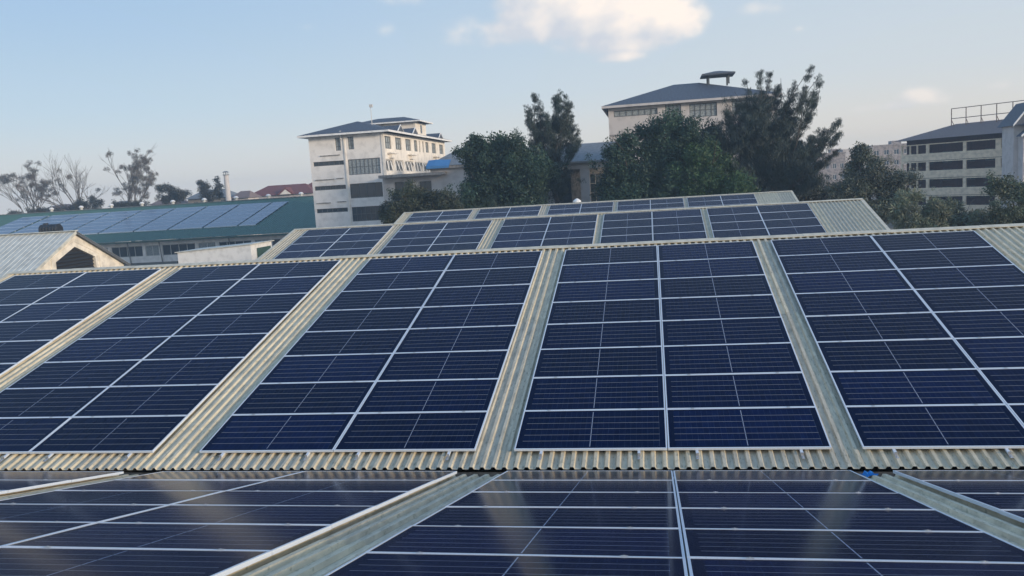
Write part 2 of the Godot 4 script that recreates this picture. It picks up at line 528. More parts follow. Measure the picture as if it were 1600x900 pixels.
func window(t: Node3D, O: Vector3, U: Vector3, N: Vector3, q: Array, nx: int, ny: int, fm: Material, pm: Material, bar := 0.045, depth := 0.18) -> void:
	var V := Vector3.UP
	var b := MB.new()
	var w: float = q[2] - q[0]
	var h: float = q[3] - q[1]
	var c: Vector3 = O + U * (q[0] + w * 0.5) + V * (q[1] + h * 0.5) - N * (depth - 0.03)
	for i in nx + 1:
		var x := -w * 0.5 + w * i / nx
		b.obox(c + U * clampf(x, -w * 0.5 + bar * 0.5, w * 0.5 - bar * 0.5), U * bar * 0.5, V * h * 0.5, N * 0.03)
	for j in ny + 1:
		var y := -h * 0.5 + h * j / ny
		b.obox(c + V * clampf(y, -h * 0.5 + bar * 0.5, h * 0.5 - bar * 0.5), U * (w * 0.5 - 0.002), V * bar * 0.5, N * 0.028)
	var f := part("window", b, fm, t)
	b = MB.new()
	b.obox(c - N * 0.02, U * (w * 0.5 - 0.004), V * (h * 0.5 - 0.004), N * 0.006)
	sub("pane", b, pm, f)

func hip(b: MB, x0: float, x1: float, d0: float, d1: float, y0: float, y1: float, ins: float, along_d: bool) -> void:
	var a := P(x0, y0, d0); var c := P(x1, y0, d0); var e := P(x1, y0, d1); var g := P(x0, y0, d1)
	var r0: Vector3; var r1: Vector3
	if along_d:
		r0 = P((x0 + x1) * 0.5, y1, d0 + ins); r1 = P((x0 + x1) * 0.5, y1, d1 - ins)
		b.tri(a, c, r0); b.quad(c, e, r1, r0); b.tri(e, g, r1); b.quad(g, a, r0, r1)
	else:
		r0 = P(x0 + ins, y1, (d0 + d1) * 0.5); r1 = P(x1 - ins, y1, (d0 + d1) * 0.5)
		b.quad(a, c, r1, r0); b.tri(c, e, r1); b.quad(e, g, r0, r1); b.tri(g, a, r0)
	b.quad(g, e, c, a)

func slab_edge(b: MB, x0: float, x1: float, d0: float, d1: float, y0: float, y1: float, w: float) -> void:
	b.box(P(x0, y0, d0 + w), P(x1, y1, d0)); b.box(P(x0, y0, d1), P(x1, y1, d1 - w))
	b.box(P(x0, y0, d1 - w), P(x0 + w, y1, d0 + w)); b.box(P(x1 - w, y0, d1 - w), P(x1, y1, d0 + w))

func office_block() -> void:
	var t := thing("office_block", "white four storey office block with slate hip roof left of the trees", "building", P(-36, GROUND, 100))
	var b := MB.new()
	var O := P(-40.75, GROUND, 85)
	var U := Vector3.RIGHT
	var N := Vector3.BACK
	var g := -GROUND
	var x := 40.75
	var wins := [[-37.4, 9.3, -36.7, 10.85, 2, 3], [-35.8, 9.35, -35.05, 10.85, 2, 3], [-40.4, 7.6, -36.5, 8.12, 6, 1], [-36.0, 6.3, -31.95, 8.15, 8, 2], [-40.5, 4.7, -36.5, 5.2, 6, 1], [-36.0, 3.5, -31.9, 5.25, 4, 1], [-40.5, 1.95, -36.5, 2.45, 6, 1], [-36.0, 0.7, -31.9, 2.45, 7, 2], [-40.5, -1.2, -36.5, -0.6, 6, 1], [-36.0, -2.6, -31.9, -0.7, 7, 2]]
	var holes := []
	for q in wins: holes.append([q[0] + x, q[1] + g, q[2] + x, q[3] + g])
	facade(b, O, U, N, 9.45, 11.1 + g, holes)
	part("wall", b, M.plaster, t)
	for i in wins.size():
		var strip: bool = wins[i][4] == 6
		window(t, O, U, N, holes[i], wins[i][4], wins[i][5], M.frame_dark if not strip else M.frame_dark, M.glass_dark if strip or i == 5 else (M.glass_pale if i < 4 else M.glass_dark), 0.06)
	# long side facing right
	var O2 := P(-31.3, GROUND, 85)
	var U2 := Vector3.FORWARD
	var N2 := Vector3.RIGHT
	var wr := [[85.4, 9.2, 87.9, 10.7, 3, 2], [89.6, 9.2, 92.2, 10.7, 3, 2], [94.0, 9.2, 96.5, 10.7, 3, 2], [98.0, 9.2, 99.6, 10.7, 2, 2], [100.4, 9.15, 100.95, 10.7, 1, 2], [102.2, 9.15, 102.85, 10.7, 1, 2], [103.8, 9.2, 105.5, 10.65, 2, 2], [107.2, 9.2, 109.6, 10.65, 3, 2], [111.6, 9.2, 114.0, 10.6, 3, 2], [85.2, 6.5, 88.3, 7.95, 4, 1], [88.9, 6.5, 92.5, 7.9, 5, 1], [93.2, 6.5, 97.0, 7.85, 5, 1], [97.7, 6.5, 101.4, 7.8, 5, 1], [102.0, 6.5, 105.4, 7.75, 5, 1], [106.2, 6.5, 110.0, 7.75, 5, 1]]
	holes = []
	for q in wr: holes.append([q[0] - 85.0, q[1] + g, q[2] - 85.0, q[3] + g])
	b = MB.new()
	facade(b, O2, U2, N2, 30.0, 11.1 + g, holes)
	part("wall", b, M.plaster_warm, t)
	for i in wr.size():
		window(t, O2, U2, N2, holes[i], wr[i][4], wr[i][5], M.frame_pale if i >= 9 else M.frame_dark, M.glass_dark if i >= 9 else M.glass_pale, 0.12 if i >= 9 else 0.09)
	b = MB.new()
	b.quad(P(-40.75, GROUND, 115), P(-40.75, GROUND, 85), P(-40.75, 11.1, 85), P(-40.75, 11.1, 115))
	b.quad(P(-31.3, GROUND, 115), P(-40.75, GROUND, 115), P(-40.75, 11.1, 115), P(-31.3, 11.1, 115))
	part("wall", b, M.plaster, t)
	# leaning white louvre boards on the third floor
	for k in 13:
		b = MB.new()
		var dd := 85.9 + k * 1.42
		var lean := rng.randf_range(0.1, 0.55)
		b.obox(P(-31.26, 7.15, dd), Vector3(0.02, 0, 0), Vector3(0, 0.58, lean), Vector3(0, 0, 0.16))
		part("louvre_board", b, M.white_paint, t)
	for q in [85.9, 94.6, 107.5]:   # corbelled ledges
		b = MB.new()
		b.box(P(-31.3, 8.6, q + 3.0), P(-30.75, 8.78, q)); b.box(P(-31.3, 8.1, q + 2.3), P(-30.95, 8.6, q + 0.7))
		part("ledge", b, M.plaster_warm, t)
	for q in [[-40.3, -37.9, 5.9], [-37.6, -36.7, 5.95], [-40.4, -38.6, 3.1], [-37.7, -36.6, 3.15], [-39.4, -36.9, 8.75]]:   # thin stained drip ledges on the front
		b = MB.new()
		b.box(P(q[0], q[2], 85.0), P(q[1], q[2] + 0.09, 84.88))
		part("drip_ledge", b, M.stained_concrete, t)
	b = MB.new()   # rain pipe and corner pier
	b.box(P(-36.3, GROUND, 85.0), P(-36.12, 11.0, 84.9)); b.box(P(-31.6, GROUND, 85.0), P(-31.24, 11.05, 84.93))
	part("pilaster", b, M.plaster_warm, t)
	b = MB.new()
	b.tube(P(-36.6, 10.6, 84.9), P(-36.6, 11.6, 84.9), 0.12, 0.12, 8, true)
	part("rain_pipe", b, M.white_paint, t)
	# roof, soffit board, raised stair tower, antenna
	b = MB.new(); slab_edge(b, -41.75, -30.3, 84.0, 116.0, 11.08, 11.30, 0.12)
	part("fascia", b, M.white_paint, t)
	b = MB.new(); hip(b, -41.75, -30.3, 84.0, 116.0, 11.302, 13.0, 5.7, true)
	var rf := part("roof", b, M.roof_slate, t)
	b = MB.new(); b.box(P(-39.2, 11.2, 103.5), P(-31.0, 13.1, 98.2))
	var tw := part("stair_tower", b, M.plaster_warm, t)
	b = MB.new(); b.box(P(-31.0, 11.7, 101.4), P(-30.97, 12.8, 100.6)); sub("pane", b, M.glass_dark, tw)
	b = MB.new(); slab_edge(b, -40.2, -30.1, 97.4, 104.3, 13.1, 13.27, 0.12); sub("tower_fascia", b, M.white_paint, tw)
	b = MB.new(); hip(b, -40.2, -30.1, 97.4, 104.3, 13.272, 14.1, 3.2, false); sub("tower_roof", b, M.roof_slate, tw)
	for dd in [89.0, 95.5, 109.0]:   # gablets along the right eave
		b = MB.new()
		b.prism(PackedVector3Array([P(-30.35, 11.3, dd - 1.3), P(-30.35, 12.1, dd), P(-30.35, 11.3, dd + 1.3)]), Vector3(-3.2, 0, 0))
		sub("gablet", b, M.roof_slate, rf)
		b = MB.new()
		b.obox(P(-30.3, 11.72, dd - 0.66), Vector3(0.04, 0, 0), Vector3(0, 0.05, 0.03), P(0, 0.42, 0.68)); b.obox(P(-30.3, 11.72, dd + 0.66), Vector3(0.04, 0, 0), Vector3(0, 0.05, 0.03), P(0, -0.42, 0.68))
		sub("barge_board", b, M.white_paint, rf)
	b = MB.new()
	b.tube(P(-33.6, 12.2, 88.0), P(-33.6, 14.55, 88.0), 0.05, 0.035, 5); b.box(P(-33.75, 14.4, 88.1), P(-33.35, 14.75, 87.9))
	part("antenna", b, M.frame_pale, t)

func wing_buildings() -> void:
	var t := thing("annex", "low annex with flat concrete canopy beside the white office block", "building", P(-27, GROUND, 86))
	var b := MB.new()
	var O := P(-31.15, GROUND, 83.0)
	facade(b, O, Vector3.RIGHT, Vector3.BACK, 7.4, 10.6, [[1.4, 7.7, 3.6, 10.1], [4.4, 7.6, 6.4, 10.0]])
	part("wall", b, M.plaster_grey, t)
	window(t, O, Vector3.RIGHT, Vector3.BACK, [1.4, 7.7, 3.6, 10.1], 3, 2, M.frame_dark, M.glass_dark)
	window(t, O, Vector3.RIGHT, Vector3.BACK, [4.4, 7.6, 6.4, 10.0], 3, 2, M.frame_dark, M.glass_dark)
	b = MB.new()
	b.box(P(-31.15, GROUND, 89.0), P(-31.1, 5.6, 83.01)); b.box(P(-23.8, GROUND, 89.0), P(-23.75, 5.6, 83.01))
	part("wall", b, M.plaster_grey, t)
	b = MB.new(); b.box(P(-31.2, 5.62, 89.2), P(-23.3, 5.95, 81.6))
	part("canopy", b, M.stained_concrete, t)
	t = thing("shed", "grey hipped shed roof with bright blue sheeting under its eave", "building", P(-21.5, GROUND, 86))
	b = MB.new(); b.box(P(-25.2, GROUND, 90.5), P(-16.4, 6.3, 82.6)); part("wall", b, M.plaster_grey, t)
	b = MB.new(); hip(b, -25.8, -15.8, 82.0, 91.0, 6.62, 8.75, 3.6, false); part("roof", b, M.roof_grey, t)
	b = MB.new(); b.box(P(-25.75, 6.3, 90.95), P(-15.85, 6.612, 82.1)); part("eave_board", b, M.stained_concrete, t)
	b = MB.new()
	for i in 3:   # wrinkled plastic sheet lying on the lower roof
		var xa := -25.5 + i * 0.9
		var za := 0.05 * sin(i * 1.7)
		var zb := 0.05 * sin((i + 1) * 1.7)
		b.quad(P(xa, 6.62 + za, 81.9), P(xa + 0.9, 6.62 + zb, 81.9), P(xa + 0.9, 7.35 + zb, 83.2), P(xa, 7.35 + za, 83.2))
		b.quad(P(xa, 6.35, 81.85), P(xa + 0.9, 6.35, 81.85), P(xa + 0.9, 6.62 + zb, 81.9), P(xa, 6.62 + za, 81.9))
	part("blue_sheet", b, M.tarp, t)
	# colonnaded hall between the trees
	t = thing("hall", "hall with grey lean-to roof and beige pillars between the trees", "building", P(-7, GROUND, 78))
	b = MB.new()
	b.quad(P(-16, 5.95, 74.4), P(-3.5, 5.95, 74.4), P(-3.5, 7.95, 80.0), P(-16, 7.95, 80.0)); b.box(P(-16, 5.75, 80.0), P(-3.5, 5.94, 74.4))
	part("roof", b, M.roof_grey, t)
	b = MB.new(); b.box(P(-15.8, 5.2, 75.4), P(-3.7, 5.74, 74.9)); part("beam", b, M.plaster_grey, t)
	for x in [-14.6, -10.9, -7.3, -4.3]:
		b = MB.new(); b.box(P(x, GROUND, 75.4), P(x + 0.95, 5.2, 74.95)); part("pillar", b, M.plaster_grey, t)
	b = MB.new()
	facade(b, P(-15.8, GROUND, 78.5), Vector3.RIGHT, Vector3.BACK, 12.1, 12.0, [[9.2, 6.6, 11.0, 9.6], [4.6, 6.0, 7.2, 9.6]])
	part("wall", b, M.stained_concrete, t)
	window(t, P(-15.8, GROUND, 78.5), Vector3.RIGHT, Vector3.BACK, [9.2, 6.6, 11.0, 9.6], 3, 3, M.frame_pale, M.glass_dark)
	window(t, P(-15.8, GROUND, 78.5), Vector3.RIGHT, Vector3.BACK, [4.6, 6.0, 7.2, 9.6], 2, 2, M.frame_dark, M.glass_dark)

func tower_block() -> void:
	var t := thing("hostel_block", "tall stained block with slate hip roof and roof cowl behind right trees", "building", P(4, GROUND, 92))
	var g := -GROUND
	var O := P(-4.6, GROUND, 85)
	var wins := [[-4.0, 10.85, 0.9, 11.55, 7, 1], [1.75, 10.2, 3.5, 11.75, 4, 2], [4.4, 10.2, 7.4, 11.7, 5, 2], [9.0, 10.2, 11.6, 11.7, 5, 2], [-4.0, 6.4, 0.9, 7.1, 7, 1], [1.75, 5.8, 3.5, 7.3, 4, 2], [4.4, 5.8, 7.4, 7.3, 5, 2], [9.0, 5.8, 11.6, 7.3, 5, 2]]
	var holes := []
	for q in wins: holes.append([q[0] + 4.6, q[1] + g, q[2] + 4.6, q[3] + g])
	var b := MB.new()
	facade(b, O, Vector3.RIGHT, Vector3.BACK, 18.2, 12.0 + g, holes)
	part("wall", b, M.plaster_grey, t)
	for i in wins.size():
		window(t, O, Vector3.RIGHT, Vector3.BACK, holes[i], wins[i][4], wins[i][5], M.frame_dark, M.glass_pale, 0.08)
	b = MB.new()
	b.quad(P(-4.6, GROUND, 100), P(-4.6, GROUND, 85), P(-4.6, 12, 85), P(-4.6, 12, 100)); b.quad(P(13.6, GROUND, 85), P(13.6, GROUND, 100), P(13.6, 12, 100), P(13.6, 12, 85))
	b.quad(P(13.6, GROUND, 100), P(-4.6, GROUND, 100), P(-4.6, 12, 100), P(13.6, 12, 100))
	part("wall", b, M.plaster_grey, t)
	for q in [[-4.6, 13.6, 8.75], [-4.6, 13.6, 4.3]]:
		b = MB.new(); b.box(P(q[0], q[2], 85.0), P(q[1], q[2] + 0.16, 84.9)); part("string_course", b, M.stained_concrete, t)
	b = MB.new(); slab_edge(b, -5.3, 14.3, 84.2, 100.8, 11.85, 12.1, 0.12); part("fascia", b, M.plaster_grey, t)
	b = MB.new(); hip(b, -5.3, 14.3, 84.2, 100.8, 12.102, 14.7, 8.3, false); part("roof", b, M.roof_slate, t)
	b = MB.new()
	for x in [6.9, 9.2]:
		for d in [91.0, 93.2]: b.box(P(x, 14.2, d + 0.1), P(x + 0.2, 15.25, d))
	var cw := part("cowl_posts", b, M.frame_dark, t)
	b = MB.new(); b.box(P(6.2, 15.25, 94.0), P(10.0, 15.42, 90.2)); hip(b, 6.2, 10.0, 90.2, 94.0, 15.422, 15.85, 1.6, false)
	sub("cowl_roof", b, M.roof_slate, cw)

func green_shed() -> void:
	var t := thing("green_roofed_shed", "long green roofed shed carrying solar arrays at the far left", "building", P(-90, GROUND, 130))
	var b := MB.new()
	var sl := 0.2503
	var y0 := -1.36
	var xa := -150.0
	var xb := -45.0
	# corrugated green sheets, joined: too fine to tell apart at this distance
	var n := 210
	for i in n:
		var x0 := lerpf(xa, xb, float(i) / n)
		var x1 := lerpf(xa, xb, (i + 0.75) / n)
		var x2 := lerpf(xa, xb, float(i + 1) / n)
		b.quad(P(x0, y0, 110), P(x1, y0, 110), P(x1, y0 + 21.6 * sl, 131.6), P(x0, y0 + 21.6 * sl, 131.6))
		b.quad(P(x1, y0, 110), P(x1 + 0.06, y0 + 0.06, 110), P(x1 + 0.06, y0 + 0.06 + 21.6 * sl, 131.6), P(x1, y0 + 21.6 * sl, 131.6))
		b.quad(P(x1 + 0.06, y0 + 0.06, 110), P(x2, y0, 110), P(x2, y0 + 21.6 * sl, 131.6), P(x1 + 0.06, y0 + 0.06 + 21.6 * sl, 131.6))
	b.quad(P(xa, y0 + 21.6 * sl, 131.6), P(xb, y0 + 21.6 * sl, 131.6), P(xb, y0, 153.2), P(xa, y0, 153.2))
	part("roof", b, M.green_roof, t)
	b = MB.new(); b.obox(P((xa + xb) * 0.5, y0 + 21.6 * sl + 0.05, 131.6), Vector3((xb - xa) * 0.5, 0, 0), Vector3(0, 0.06, 0), Vector3(0, 0, 0.35)); part("ridge_cap", b, M.roof_grey, t)
	b = MB.new(); b.box(P(xa, y0 - 0.32, 110.02), P(xb, y0 - 0.05, 109.9)); part("gutter_board", b, M.green_fascia, t)
	b = MB.new()
	var holes := []
	var x := -148.0
	var k := 0
	while x < -50.0:
		var w: float = [3.0, 5.6, 2.4, 5.8][k % 4]
		holes.append([x + 150.0, 1.0, x + 150.0 + w, 2.75])
		x += w + 0.55; k += 1
	facade(b, P(xa, GROUND, 111.2), Vector3.RIGHT, Vector3.BACK, xb - xa, y0 - GROUND - 0.3, holes)
	part("wall", b, M.plaster, t)
	for i in holes.size():
		if holes[i][0] > 45:
			window(t, P(xa, GROUND, 111.2), Vector3.RIGHT, Vector3.BACK, holes[i], 2 if i % 2 == 0 else 4, 1, M.frame_pale, M.glass_dark if i % 2 else M.glass_pale, 0.09)
	b = MB.new(); b.quad(P(xb, GROUND, 111.2), P(xb, GROUND, 152), P(xb, y0, 152), P(xb, y0, 111.2)); b.tri(P(xb, y0, 111.2), P(xb, y0, 152), P(xb, 3.9, 131.6)); part("wall", b, M.plaster, t)
	for q in [-78.4, -66.3, -84.0]:
		b = MB.new(); b.tube(P(q, GROUND, 111.0), P(q, y0 - 0.3, 110.6), 0.09, 0.09, 6); part("down_pipe", b, M.stained_concrete, t)
	# solar arrays, portrait modules five by six
	var edges := [-111.2, -105.0, -98.9, -92.3, -85.75, -79.45, -73.15, -66.95, -63.7]
	var names := ["second array from left edge", "third array from left edge", "fourth array from left edge", "array behind the cream gable", "middle array", "array above the white shed", "second array from right end", "narrow array at right end"]
	var tilt := Basis(Vector3.RIGHT, atan(sl))
	for i in range(-1, edges.size() - 1):
		var l: float = edges[i] + 0.3 if i >= 0 else -117.2
		var r: float = edges[i + 1] if i >= 0 else -111.5
		var o := thing("solar_array", "blue grey solar %s on the long green roof" % ("array cut by the left edge" if i < 0 else names[i]), "solar array", P((l + r) * 0.5, y0 + 11.5 * sl, 121.6), "solar arrays on the green roof")
		var cols := maxi(2, roundi((r - l) / 1.2))
		var cw := (r - l) / cols
		var rh := 13.6 / 6.0
		b = MB.new(); b.box(Vector3(-cw * 0.5 + 0.012, 0.14, -rh * 0.5 + 0.012), Vector3(cw * 0.5 - 0.012, 0.18, rh * 0.5 - 0.012))
		var pm := b.mesh()
		for c in cols:
			for q in 6:
				var pn := sub("panel", pm, M.far_panel, o)
				pn.transform = Transform3D(tilt * Basis.from_euler(Vector3(rng.randf_range(-0.004, 0.004), 0, rng.randf_range(-0.004, 0.004))), tilt * Vector3(-(r - l) * 0.5 + (c + 0.5) * cw, 0.03, (q - 2.5) * rh))
		b = MB.new()
		for q in 7: b.box(Vector3(-(r - l) * 0.5, 0.05, (q - 3) * rh - 0.035), Vector3((r - l) * 0.5, 0.222, (q - 3) * rh + 0.035))
		var rl := sub("rails", b, M.alu, o)
		rl.basis = tilt
	for i in 9:   # ridge ventilators
		var vx := -113.5 + i * 6.35
		var o := thing("roof_ventilator", "small white roof ventilator on the green ridge, %s from left" % ["first", "second", "third", "fourth", "fifth", "sixth", "seventh", "eighth", "ninth"][i], "ventilator", P(vx, y0 + 21.6 * sl, 131.6), "ventilators along the green ridge")
		b = MB.new(); b.tube(Vector3(0, 0.05, 0), Vector3(0, 0.4, 0), 0.28, 0.28, 8); sub("neck", b, M.roof_pale, o)
		b = MB.new(); b.tube(Vector3(0, 0.4, 0), Vector3(0, 0.6, 0), 0.35, 0.5, 8); b.tube(Vector3(0, 0.6, 0), Vector3(0, 0.85, 0), 0.5, 0.2, 8, true); sub("head", b, M.white_paint, o)

func gable_house() -> void:
	var t := thing("gabled_house", "cream gabled house with pale roof and dark pentagon louvre", "house", P(-54, GROUND, 49))
	var b := MB.new()
	var gx := -47.0
	# ridge along x at d=50; right gable faces +x
	var rd := 49.8
	var ry := 2.42
	var hw := 6.6
	var s := 0.52
	var ey := ry - hw * s
	var D1 := P(0, -ey + 0, 0)
	# gable wall with a real five-sided opening (strips round it)
	var oy := 1.15   # apex of louvre
	var outer := [P(gx, GROUND, rd - hw + 0.5), P(gx, GROUND, rd + hw - 0.5), P(gx, ey + 0.2, rd + hw - 0.5), P(gx, ry - 0.1, rd), P(gx, ey + 0.2, rd - hw + 0.5)]
	var inner := [P(gx, -0.9, rd - 2.4), P(gx, -0.9, rd + 2.4), P(gx, 0.1, rd + 2.4), P(gx, oy, rd), P(gx, 0.1, rd - 2.4)]
	for i in 5:
		var j := (i + 1) % 5
		b.quad(outer[i], outer[j], inner[j], inner[i])
		b.quad(inner[i], inner[j], inner[j] + Vector3(-0.3, 0, 0), inner[i] + Vector3(-0.3, 0, 0))
	part("gable_wall", b, M.plaster_cream, t)
	var lv: MeshInstance3D
	b = MB.new()
	b.tri(inner[2] - Vector3(0.28, 0, 0), inner[3] - Vector3(0.28, 0, 0), inner[4] - Vector3(0.28, 0, 0)); b.quad(inner[0] - Vector3(0.28, 0, 0), inner[1] - Vector3(0.28, 0, 0), inner[2] - Vector3(0.28, 0, 0), inner[4] - Vector3(0.28, 0, 0))
	lv = part("louvre", b, M.shade_dark, t)
	for i in 6:
		var yy := -0.75 + i * 0.28
		var hwid := 2.3 if yy < 0.1 else 2.3 * (oy - yy) / (oy - 0.1)
		b = MB.new(); b.obox(P(gx - 0.16, yy, rd), Vector3(0.07, -0.07, 0), Vector3(0.008, 0.008, 0), Vector3(0, 0, hwid)); sub("slat", b, M.louvre_slat, lv)
	b = MB.new()   # raised plaster band round the louvre
	for e in [[-2.9, 0.35, 0.0, 1.62], [0.0, 1.62, 2.9, 0.35]]:
		var p0 := P(gx + 0.02, e[1], rd + e[0])
		var p1 := P(gx + 0.02, e[3], rd + e[2])
		b.obox((p0 + p1) * 0.5, Vector3(0.03, 0, 0), Vector3(0, 0.05, 0), (p1 - p0) * 0.5)
	for e in [-2.9, 2.9]: b.box(P(gx, -2.0, rd + e + 0.05), P(gx + 0.05, 0.35, rd + e - 0.05))
	part("moulding", b, M.plaster_cream, t)
	b = MB.new(); b.box(P(-75, GROUND, rd - hw + 0.7), P(gx - 0.31, ey + 0.1, rd - hw + 0.5)); b.box(P(-75, GROUND, rd + hw - 0.5), P(gx - 0.31, ey + 0.1, rd + hw - 0.7)); b.box(P(-75.2, GROUND, rd + hw - 0.5), P(-75, ey + 0.1, rd - hw + 0.5)); part("wall", b, M.plaster_cream, t)
	for sg in [-1, 1]:
		b = MB.new()
		var ov := 0.35
		var n := 60
		for i in n:   # profiled sheets
			var xa := lerpf(-75.5, gx + ov, float(i) / n)
			var xb := lerpf(-75.5, gx + ov, float(i + 1) / n)
			var xm := xb - 0.09
			var e: float = rd + sg * hw
			b.quad(P(xa, ey, e), P(xm, ey, e), P(xm, ry, rd), P(xa, ry, rd)); b.quad(P(xm, ey, e), P(xb - 0.03, ey + 0.035, e), P(xb - 0.03, ry + 0.035, rd), P(xm, ry, rd)); b.quad(P(xb - 0.03, ey + 0.035, e), P(xb, ey, e), P(xb, ry, rd), P(xb - 0.03, ry + 0.035, rd))
		part("roof_slope", b, M.roof_pale, t)
		b = MB.new()
		var q0 := P(gx + ov - 0.05, ry - 0.13, rd)
		var q1 := P(gx + ov - 0.05, ey - 0.13, rd + sg * hw)
		b.obox((q0 + q1) * 0.5, Vector3(0.03, 0, 0), Vector3(0, 0.11, 0), (q1 - q0) * 0.5)
		part("barge_board", b, M.frame_dark if sg > 0 else M.roof_pale, t)
	b = MB.new(); b.obox(P((-75.5 + gx + 0.35) * 0.5, ry + 0.05, rd), Vector3((gx + 0.35 + 75.5) * 0.5, 0, 0), Vector3(0, 0.03, 0), Vector3(0, 0, 0.22)); part("ridge_cap", b, M.roof_pale, t)
	# black water tank behind it on a stand
	var k := thing("water_tank", "black ribbed plastic water tank behind the pale house roof", "tank", P(-58.75, GROUND, 62))
	b = MB.new()
	for i in 6:
		var x := -0.95 + i * 0.33
		b.tube(Vector3(x, 7.35, 0), Vector3(x + 0.05, 7.35, 0), 0.50, 0.56, 18); b.tube(Vector3(x + 0.05, 7.35, 0), Vector3(x + 0.25, 7.35, 0), 0.56, 0.56, 18); b.tube(Vector3(x + 0.25, 7.35, 0), Vector3(x + 0.33, 7.35, 0), 0.56, 0.50, 18)
	b.tube(Vector3(-0.96, 7.35, 0), Vector3(-0.95, 7.35, 0), 0.40, 0.5, 18, true); b.tube(Vector3(1.03, 7.35, 0), Vector3(1.04, 7.35, 0), 0.5, 0.40, 18, true)
	sub("tank_body", b, M.black_plastic, k)
	b = MB.new(); b.tube(Vector3(-0.45, 7.85, 0), Vector3(-0.45, 8.02, 0), 0.24, 0.24, 12, true); sub("lid", b, M.black_plastic, k)
	b = MB.new(); b.box(Vector3(-1.1, 6.65, -0.6), Vector3(1.2, 6.8, 0.6))
	for x in [-0.9, 0.9]:
		for z in [-0.45, 0.45]: b.box(Vector3(x - 0.06, 0, z - 0.06), Vector3(x + 0.06, 6.65, z + 0.06))
	sub("stand", b, M.rust_steel, k)
	# white shed roof in front of the green building
	var w := thing("white_shed", "small white shed with sloping roof edge before the green shed", "building", P(-38, GROUND, 57))
	b = MB.new()
	b.prism(PackedVector3Array([P(-41.1, GROUND, 55), P(-34.2, GROUND, 55), P(-34.2, 0.25, 55), P(-41.1, -0.12, 55)]), P(0, 0, 4.0))
	sub_world("wall", b, M.white_paint, w)
	b = MB.new(); b.prism(PackedVector3Array([P(-41.3, -0.12, 54.9), P(-34.0, 0.27, 54.9), P(-34.0, 0.35, 54.9), P(-41.3, -0.04, 54.9)]), P(0, 0, 4.3)); sub_world("roof", b, M.roof_pale, w)
	b = MB.new(); b.box(P(-34.15, GROUND, 58.6), P(-34.1, -0.1, 56.0)); sub_world("door", b, M.green_fascia, w)

func sub_world(called: String, b: MB, m: Material, t: Node3D) -> void:
	part(called, b, m, t)

